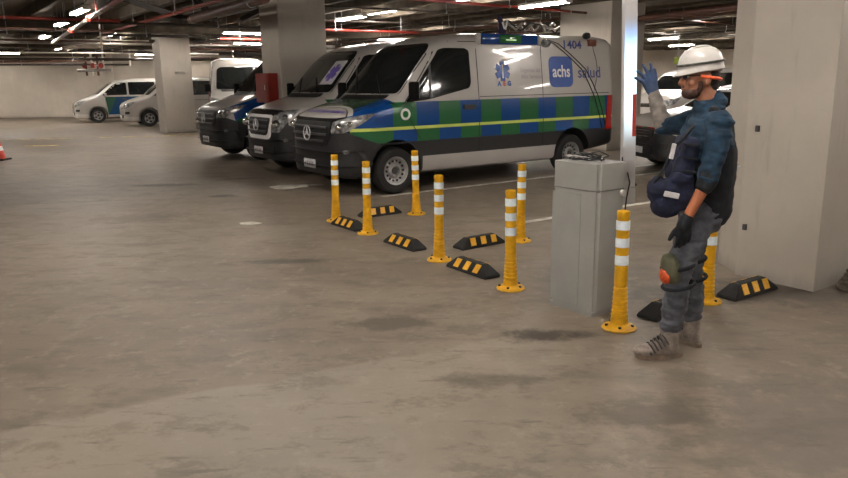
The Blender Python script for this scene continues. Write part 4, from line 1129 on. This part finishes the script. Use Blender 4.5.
# beard
b = B(); ell(b, head_c+Vector((-.044, 0, -.084)), (.056, .0565, .044), tilt, 24); ell(b, head_c+Vector((-.072, 0, -.10)), (.026, .030, .022)); ell(b, head_c+Vector((-.094, 0, -.058)), (.009, .026, .006))
for s in (-1, 1): ell(b, head_c+Vector((-.018, s*.060, -.050)), (.014, .012, .040))
obm('beard', blob(b, .005, 3, (.002, 90, (1, 1, 1))), M['beard'], pr)
# hair at sides and nape
b = B(); ell(b, head_c+Vector((.038, 0, .005)), (.070, .0785, .075), tilt, 24); ell(b, head_c+Vector((.062, 0, -.045)), (.042, .060, .052))
obm('hair', blob(b, .006, 2, (.003, 80, (1, 1, 1))), M['hair'], pr)
# glasses
b = B()
for s in (-1, 1):
    tube(b, [head_c+Vector((-.098, s*.033+.024*math.cos(2*PI*i/16), .0+.017*math.sin(2*PI*i/16))) for i in range(16)], .0028, 6, True)
    tube(b, [head_c+Vector((-.096, s*.056, .004)), head_c+Vector((-.05, s*.078, .006)), head_c+Vector((.02, s*.084, .002))], .003, 6)
tube(b, [head_c+Vector((-.100, -.01, .004)), head_c+Vector((-.102, .01, .004))], .003, 6)
gg = ob('glasses', b, M['black'], pr, smooth=60)
for s in (-1, 1):
    b = B(); ell(b, head_c+Vector((-.098, s*.034, 0)), (.003, .023, .016), None, 14); ob('lens', b, M['glass'], gg, smooth=60)
# hard hat
hc = head_c+Vector((.000, 0, .043)); ht = Matrix.Translation(hc) @ Matrix.Rotation(R(-7), 4, 'Y')
prof_o = []; prof_i = []
b = B(); rings = []; NS = 48
def shell(rr_, z, lip=0):
    ring = []
    for k in range(NS):
        a = 2*PI*k/NS; c, s = math.cos(a), math.sin(a)
        rx = .119*rr_; ry = .100*rr_
        x, y = rx*c, ry*s
        if lip:
            ex = lip*(.20+.65*max(0, -c)**3*1.45); x += ex*c*1.0; y += ex*s*.5
        dz = (-.012*max(0, -c)**2 if lip else 0)
        ring.append(b.verts.new(ht @ Vector((x, y, z+dz))))
    return ring
prof = [(1.0, .0, .0), (1.0, -.012, .016), (1.0, -.016, .030), (1.02, -.014, .032), (1.03, -.004, .016), (1.045, .004, 0)]
seq = [shell(.96, -.006)] + [shell(.97, -.016, .030), shell(1.02, -.012, .034), shell(1.04, 0, .012), shell(1.04, .012)]
for t in range(1, 10):
    a = PI/2*t/10; seq.append(shell(1.04*math.cos(a)**.62, .012+.106*math.sin(a)**.95))
topv = b.verts.new(ht @ Vector((0, 0, .119)))
for A, C in zip(seq, seq[1:]):
    for k in range(NS): b.faces.new((A[k], A[(k+1) % NS], C[(k+1) % NS], C[k]))
for k in range(NS): b.faces.new((seq[-1][k], seq[-1][(k+1) % NS], topv))
# inner shell
inn = [seq[0]] + [shell(.93*math.cos(PI/2*t/8)**.62, .0+.112*math.sin(PI/2*t/8)) for t in range(1, 8)]
for A, C in zip(inn, inn[1:]):
    for k in range(NS): b.faces.new((A[k], C[k], C[(k+1) % NS], A[(k+1) % NS]))
iv = b.verts.new(ht @ Vector((0, 0, .114)))
for k in range(NS): b.faces.new((inn[-1][(k+1) % NS], inn[-1][k], iv))
hat = ob('hard_hat', b, M['helmet'], pr, smooth=50)
b = B(); tube(b, [ht @ Vector((.126*math.cos(2*PI*i/40), .106*math.sin(2*PI*i/40), .030)) for i in range(40)], .007, 6, True); ob('dark_band', b, mat('hat_band', (.05, .05, .04), .6, 0, .6, 60), hat, smooth=60)
b = B()
for s in (-.03, 0, .03): tube(b, [ht @ Vector((.10-.20*i/12, s, .111+.012*math.sin(PI*i/12)-.052*abs(i/6-1)**2.4)) for i in range(13)], .006, 6)
ob('crown_rib', b, M['helmet'], hat, smooth=60)
b = B(); tube(b, [head_c+Vector((.013+.098*math.cos(a), .091*math.sin(a), -.006-.012*math.cos(a))) for a in [R(-115+230*i/24) for i in range(25)]], .009, 8); ob('suspension_strap', b, M['orange'], hat, smooth=60)
b = B(); tube(b, [head_c+Vector((.006+.102*math.cos(2*PI*i/30), .090*math.sin(2*PI*i/30), .036)) for i in range(30)], .010, 8, True); ob('grey_liner', b, M['duct'], hat, smooth=60)
# sweatshirt
b = B()
chain(b, [(V3(1.64, 4.15, .96), .135), (V3(1.645, 4.15, 1.15), .132), (V3(1.64, 4.15, 1.33), .125), (V3(1.635, 4.15, 1.42), .085)], 24)
for s in (-1, 1): ell(b, V3(1.635, 4.15+s*.07, 1.26), (.125, .115, .20)); 
capsule(b, V3(1.635, 4.0, 1.385), V3(1.615, 4.30, 1.385), .070, .070)
chain(b, [(Ls+Vector((-.015, .01, 0)), .074), (Ls.lerp(Le, .5), .064), (Le+Vector((0, 0, .0)), .056)], 20)
chain(b, [(Rs, .074), (Rs.lerp(Re, .6), .060), (Re, .052)], 20)
ell(b, V3(1.635, 4.15, 1.475), (.088, .088, .042), Matrix.Rotation(R(14), 4, 'Y')); chain(b, [(V3(1.625, 4.15, 1.46), .078), (V3(1.665, 4.15, 1.50), .070)])
sw = obm('sweatshirt', blob(b, .008, 4, (.011, 9, (1, 1, 3.2))), M['sweat'], pr)
b = B(); chain(b, [(Ls.lerp(Le, .86), .058), (Le, .056), (Le.lerp(Lw, .14), .048)], 18); obm('elbow_sleeve', blob(b, .006, 3, (.005, 16, (1, 1, 2))), M['vest'], pr)
b = B(); chain(b, [(Re.lerp(Rw, .10), .052), (Re.lerp(Rw, .55), .048), (Re.lerp(Rw, .90), .036)], 18); obm('cuff', blob(b, .006, 3, (.006, 16, (1, 1, 2))), M['gray_sleeve'], pr)
# bare forearm part wears a slightly warmer skin: it belongs to the body mesh; thicken it here for the muscle
# vest
b = B()
chain(b, [(V3(1.655, 4.15, .90), .150), (V3(1.655, 4.15, 1.05), .148), (V3(1.655, 4.15, 1.20), .148), (V3(1.662, 4.15, 1.36), .118)], 24)
for s in (-1, 1): ell(b, V3(1.655, 4.15+s*.06, 1.13), (.140, .120, .27)); capsule(b, V3(1.685, 4.15+s*.09, 1.36), V3(1.63, 4.15+s*.085, 1.455), .045, .032)
obm('vest', blob(b, .008, 4, (.007, 8, (1, 1, 2))), M['vest'], pr)
# pouches of the vest and the navy bag at the belly
b = B()
box(b, V3(1.475, 4.05, 1.20), (.09, .20, .24), Matrix.Rotation(R(8), 4, 'Y'), .03); ell(b, V3(1.45, 4.0, 1.13), (.055, .06, .085)); ell(b, V3(1.455, 4.12, 1.13), (.06, .07, .09))
obm('chest_pouch', blob(b, .007, 4, (.006, 18, (1, 1, 1.5))), M['navy'], pr)
for zz in (1.13, 1.205, 1.28):
    b = B(); box(b, V3(1.47, 3.944, zz), (.085, .010, .014), Matrix.Rotation(R(8), 4, 'Y'), .003); ob('webbing', b, M['vest'], pr)
b = B(); box(b, V3(1.372, 3.943, 1.245), (.018, .03, .085), Matrix.Rotation(R(10), 4, 'Y'), .004); ob('reflective_tab', b, M['plate'], pr)
b = B()
box(b, V3(1.42, 4.02, .995), (.20, .16, .19), Matrix.Rotation(R(-14), 4, 'Y'), .04); ell(b, V3(1.38, 4.02, .94), (.09, .085, .08)); ell(b, V3(1.33, 4.03, 1.02), (.06, .07, .08)); ell(b, V3(1.44, 3.98, 1.08), (.07, .06, .055))
bag = obm('waist_bag', blob(b, .007, 4, (.009, 16, (1, 1, 1.5))), M['navy'], pr)
b = B(); box(b, V3(1.375, 3.928, 1.005), (.085, .012, .032), Matrix.Rotation(R(12), 4, 'Y'), .004); ob('reflective_strip', b, M['plate'], bag)
b = B(); tube(b, [V3(1.30, 4.0, 1.06), V3(1.345, 3.97, 1.16), V3(1.40, 3.97, 1.28), V3(1.50, 4.0, 1.38)], .010, 6); ob('bag_strap', b, M['vest'], bag, smooth=60)
b = B(); box(b, V3(1.795, 4.09, 1.13), (.045, .03, .012), Matrix.Rotation(R(-35), 4, 'Y'), .004); ob('clip', b, M['plate'], pr)
# trousers
b = B()
chain(b, [(V3(1.635, 4.15, .96), .120), (V3(1.625, 4.15, .87), .125)], 22)
ell(b, V3(1.655, 4.10, .85), (.080, .10, .11)); ell(b, V3(1.66, 4.20, .85), (.085, .10, .11))
chain(b, [(Lh, .098), (Lh.lerp(Lk, .5), .086), (Lk, .072), (Lk.lerp(La, .45)+Vector((.008, 0, 0)), .072), (La+Vector((.0, 0, .075)), .060)], 22)
chain(b, [(Rh, .098), (Rh.lerp(Rk, .5), .084), (Rk, .072), (Rk.lerp(Ra, .45)+Vector((.012, 0, 0)), .070), (Ra+Vector((0, 0, .075)), .058)], 22)
obm('trousers', blob(b, .008, 4, (.013, 7, (1.2, 1.2, 4.0))), M['jeans'], pr)
# knee pads with straps
for K, A_, H_, nm in ((Lk, La, Lh, 'L'), (Rk, Ra, Rh, 'R')):
    c = K+Vector((-.062, -.02, .045)); rot = Matrix.Rotation(R(-12), 4, 'Y')
    b = B(); ell(b, c, (.040, .062, .095), rot, 20); ell(b, c+Vector((.02, 0, .0)), (.05, .075, .10), rot, 20)
    kp = obm('knee_pad', blob(b, .006, 3, None), M['olive'], pr)
    b = B(); ell(b, c+Vector((-.018, -.010, -.035)), (.034, .045, .050), rot, 18); obm('orange_cap', blob(b, .005, 2, (.002, 60, (1, 1, 1))), M['orange'], kp)
    for dz in (-.055, .060):
        cc_ = K+Vector((.004+dz*-.1, 0, dz)); b = B(); tube(b, [cc_+Vector((.088*math.cos(2*PI*i/28), .088*math.sin(2*PI*i/28), .018*math.cos(2*PI*i/28))) for i in range(28)], .011, 6, True); ob('strap', b, M['vest'], kp, smooth=60)
# gloves
b = B(); hand(b, **{**LH, 'rad': 1.30}); chain(b, [(Lw-lf*.015, .036), (Lw+lf*.03, .036)], 14)
obm('glove', blob(b, .0048, 3), M['vest'], pr)['label'] = 'black glove'
rf = (Rw-Re).normalized(); b = B(); hand(b, **{**RH, 'rad': 1.28}); chain(b, [(Rw-rf*.02, .034), (Rw+rf*.03, .034)], 14)
obm('glove', blob(b, .0048, 3), M['glove_blue'], pr)['label'] = 'blue glove'
# boots
def boot(ankle, dirv, ln=.285):
    d = Vector(dirv).normalized(); s = Vector((-d.y, d.x, 0)); heel = Vector((ankle.x, ankle.y, 0))-d*.055
    b = B(); chain(b, [(ankle+Vector((0, 0, .06)), .052), (ankle+Vector((0, 0, -.03)), .054)], 18)
    ang = Matrix.Rotation(math.atan2(d.y, d.x), 4, 'Z')
    ell(b, heel+d*.045+Vector((0, 0, .058)), (.052, .042, .048), ang); chain(b, [(heel+d*.06+Vector((0, 0, .070)), .045), (heel+d*.15+Vector((0, 0, .058)), .040)], 16)
    ell(b, heel+d*.205+Vector((0, 0, .045)), (.072, .050, .040), ang); ell(b, heel+d*.10+Vector((0, 0, .040)), (.11, .040, .030), ang)
    o = obm('boot', blob(b, .006, 4, (.003, 30, (1, 1, 1))), M['boot'], pr)
    b = B(); out = []
    for i in range(32):
        a = 2*PI*i/32; x = .143*math.cos(a); wv = .048+.008*math.cos(a)-.006*math.cos(2*a+1); y = wv*(abs(math.sin(a))**.6)*(1 if math.sin(a) >= 0 else -1)
        p_ = heel+d*(.105+x+.01)+s*y; out.append((p_.x, p_.y))
    prism(b, out, 0.0, .026); bmesh.ops.bevel(b, geom=[e for e in b.edges if abs(e.verts[0].co.z-e.verts[1].co.z) < .001], offset=.004, segments=1, affect='EDGES')
    ob('sole', b, M['sole'], o, smooth=40)
    b = B()
    for k in range(6):
        c = heel+d*(.098+.020*k)+Vector((0, 0, .140-.0125*k))
        tube(b, [c+s*.050+Vector((0, 0, -.045))-d*.02, c+s*.034+Vector((0, 0, -.008)), c+s*.012+d*.006, c-s*.012-d*.004, c-s*.034+Vector((0, 0, -.008)), c-s*.050+Vector((0, 0, -.045))-d*.02], .005, 6)
    ob('laces', b, M['lace'], o, smooth=60)
boot(La, (-1, -.06, 0)); boot(Ra, (-.45, .89, 0))
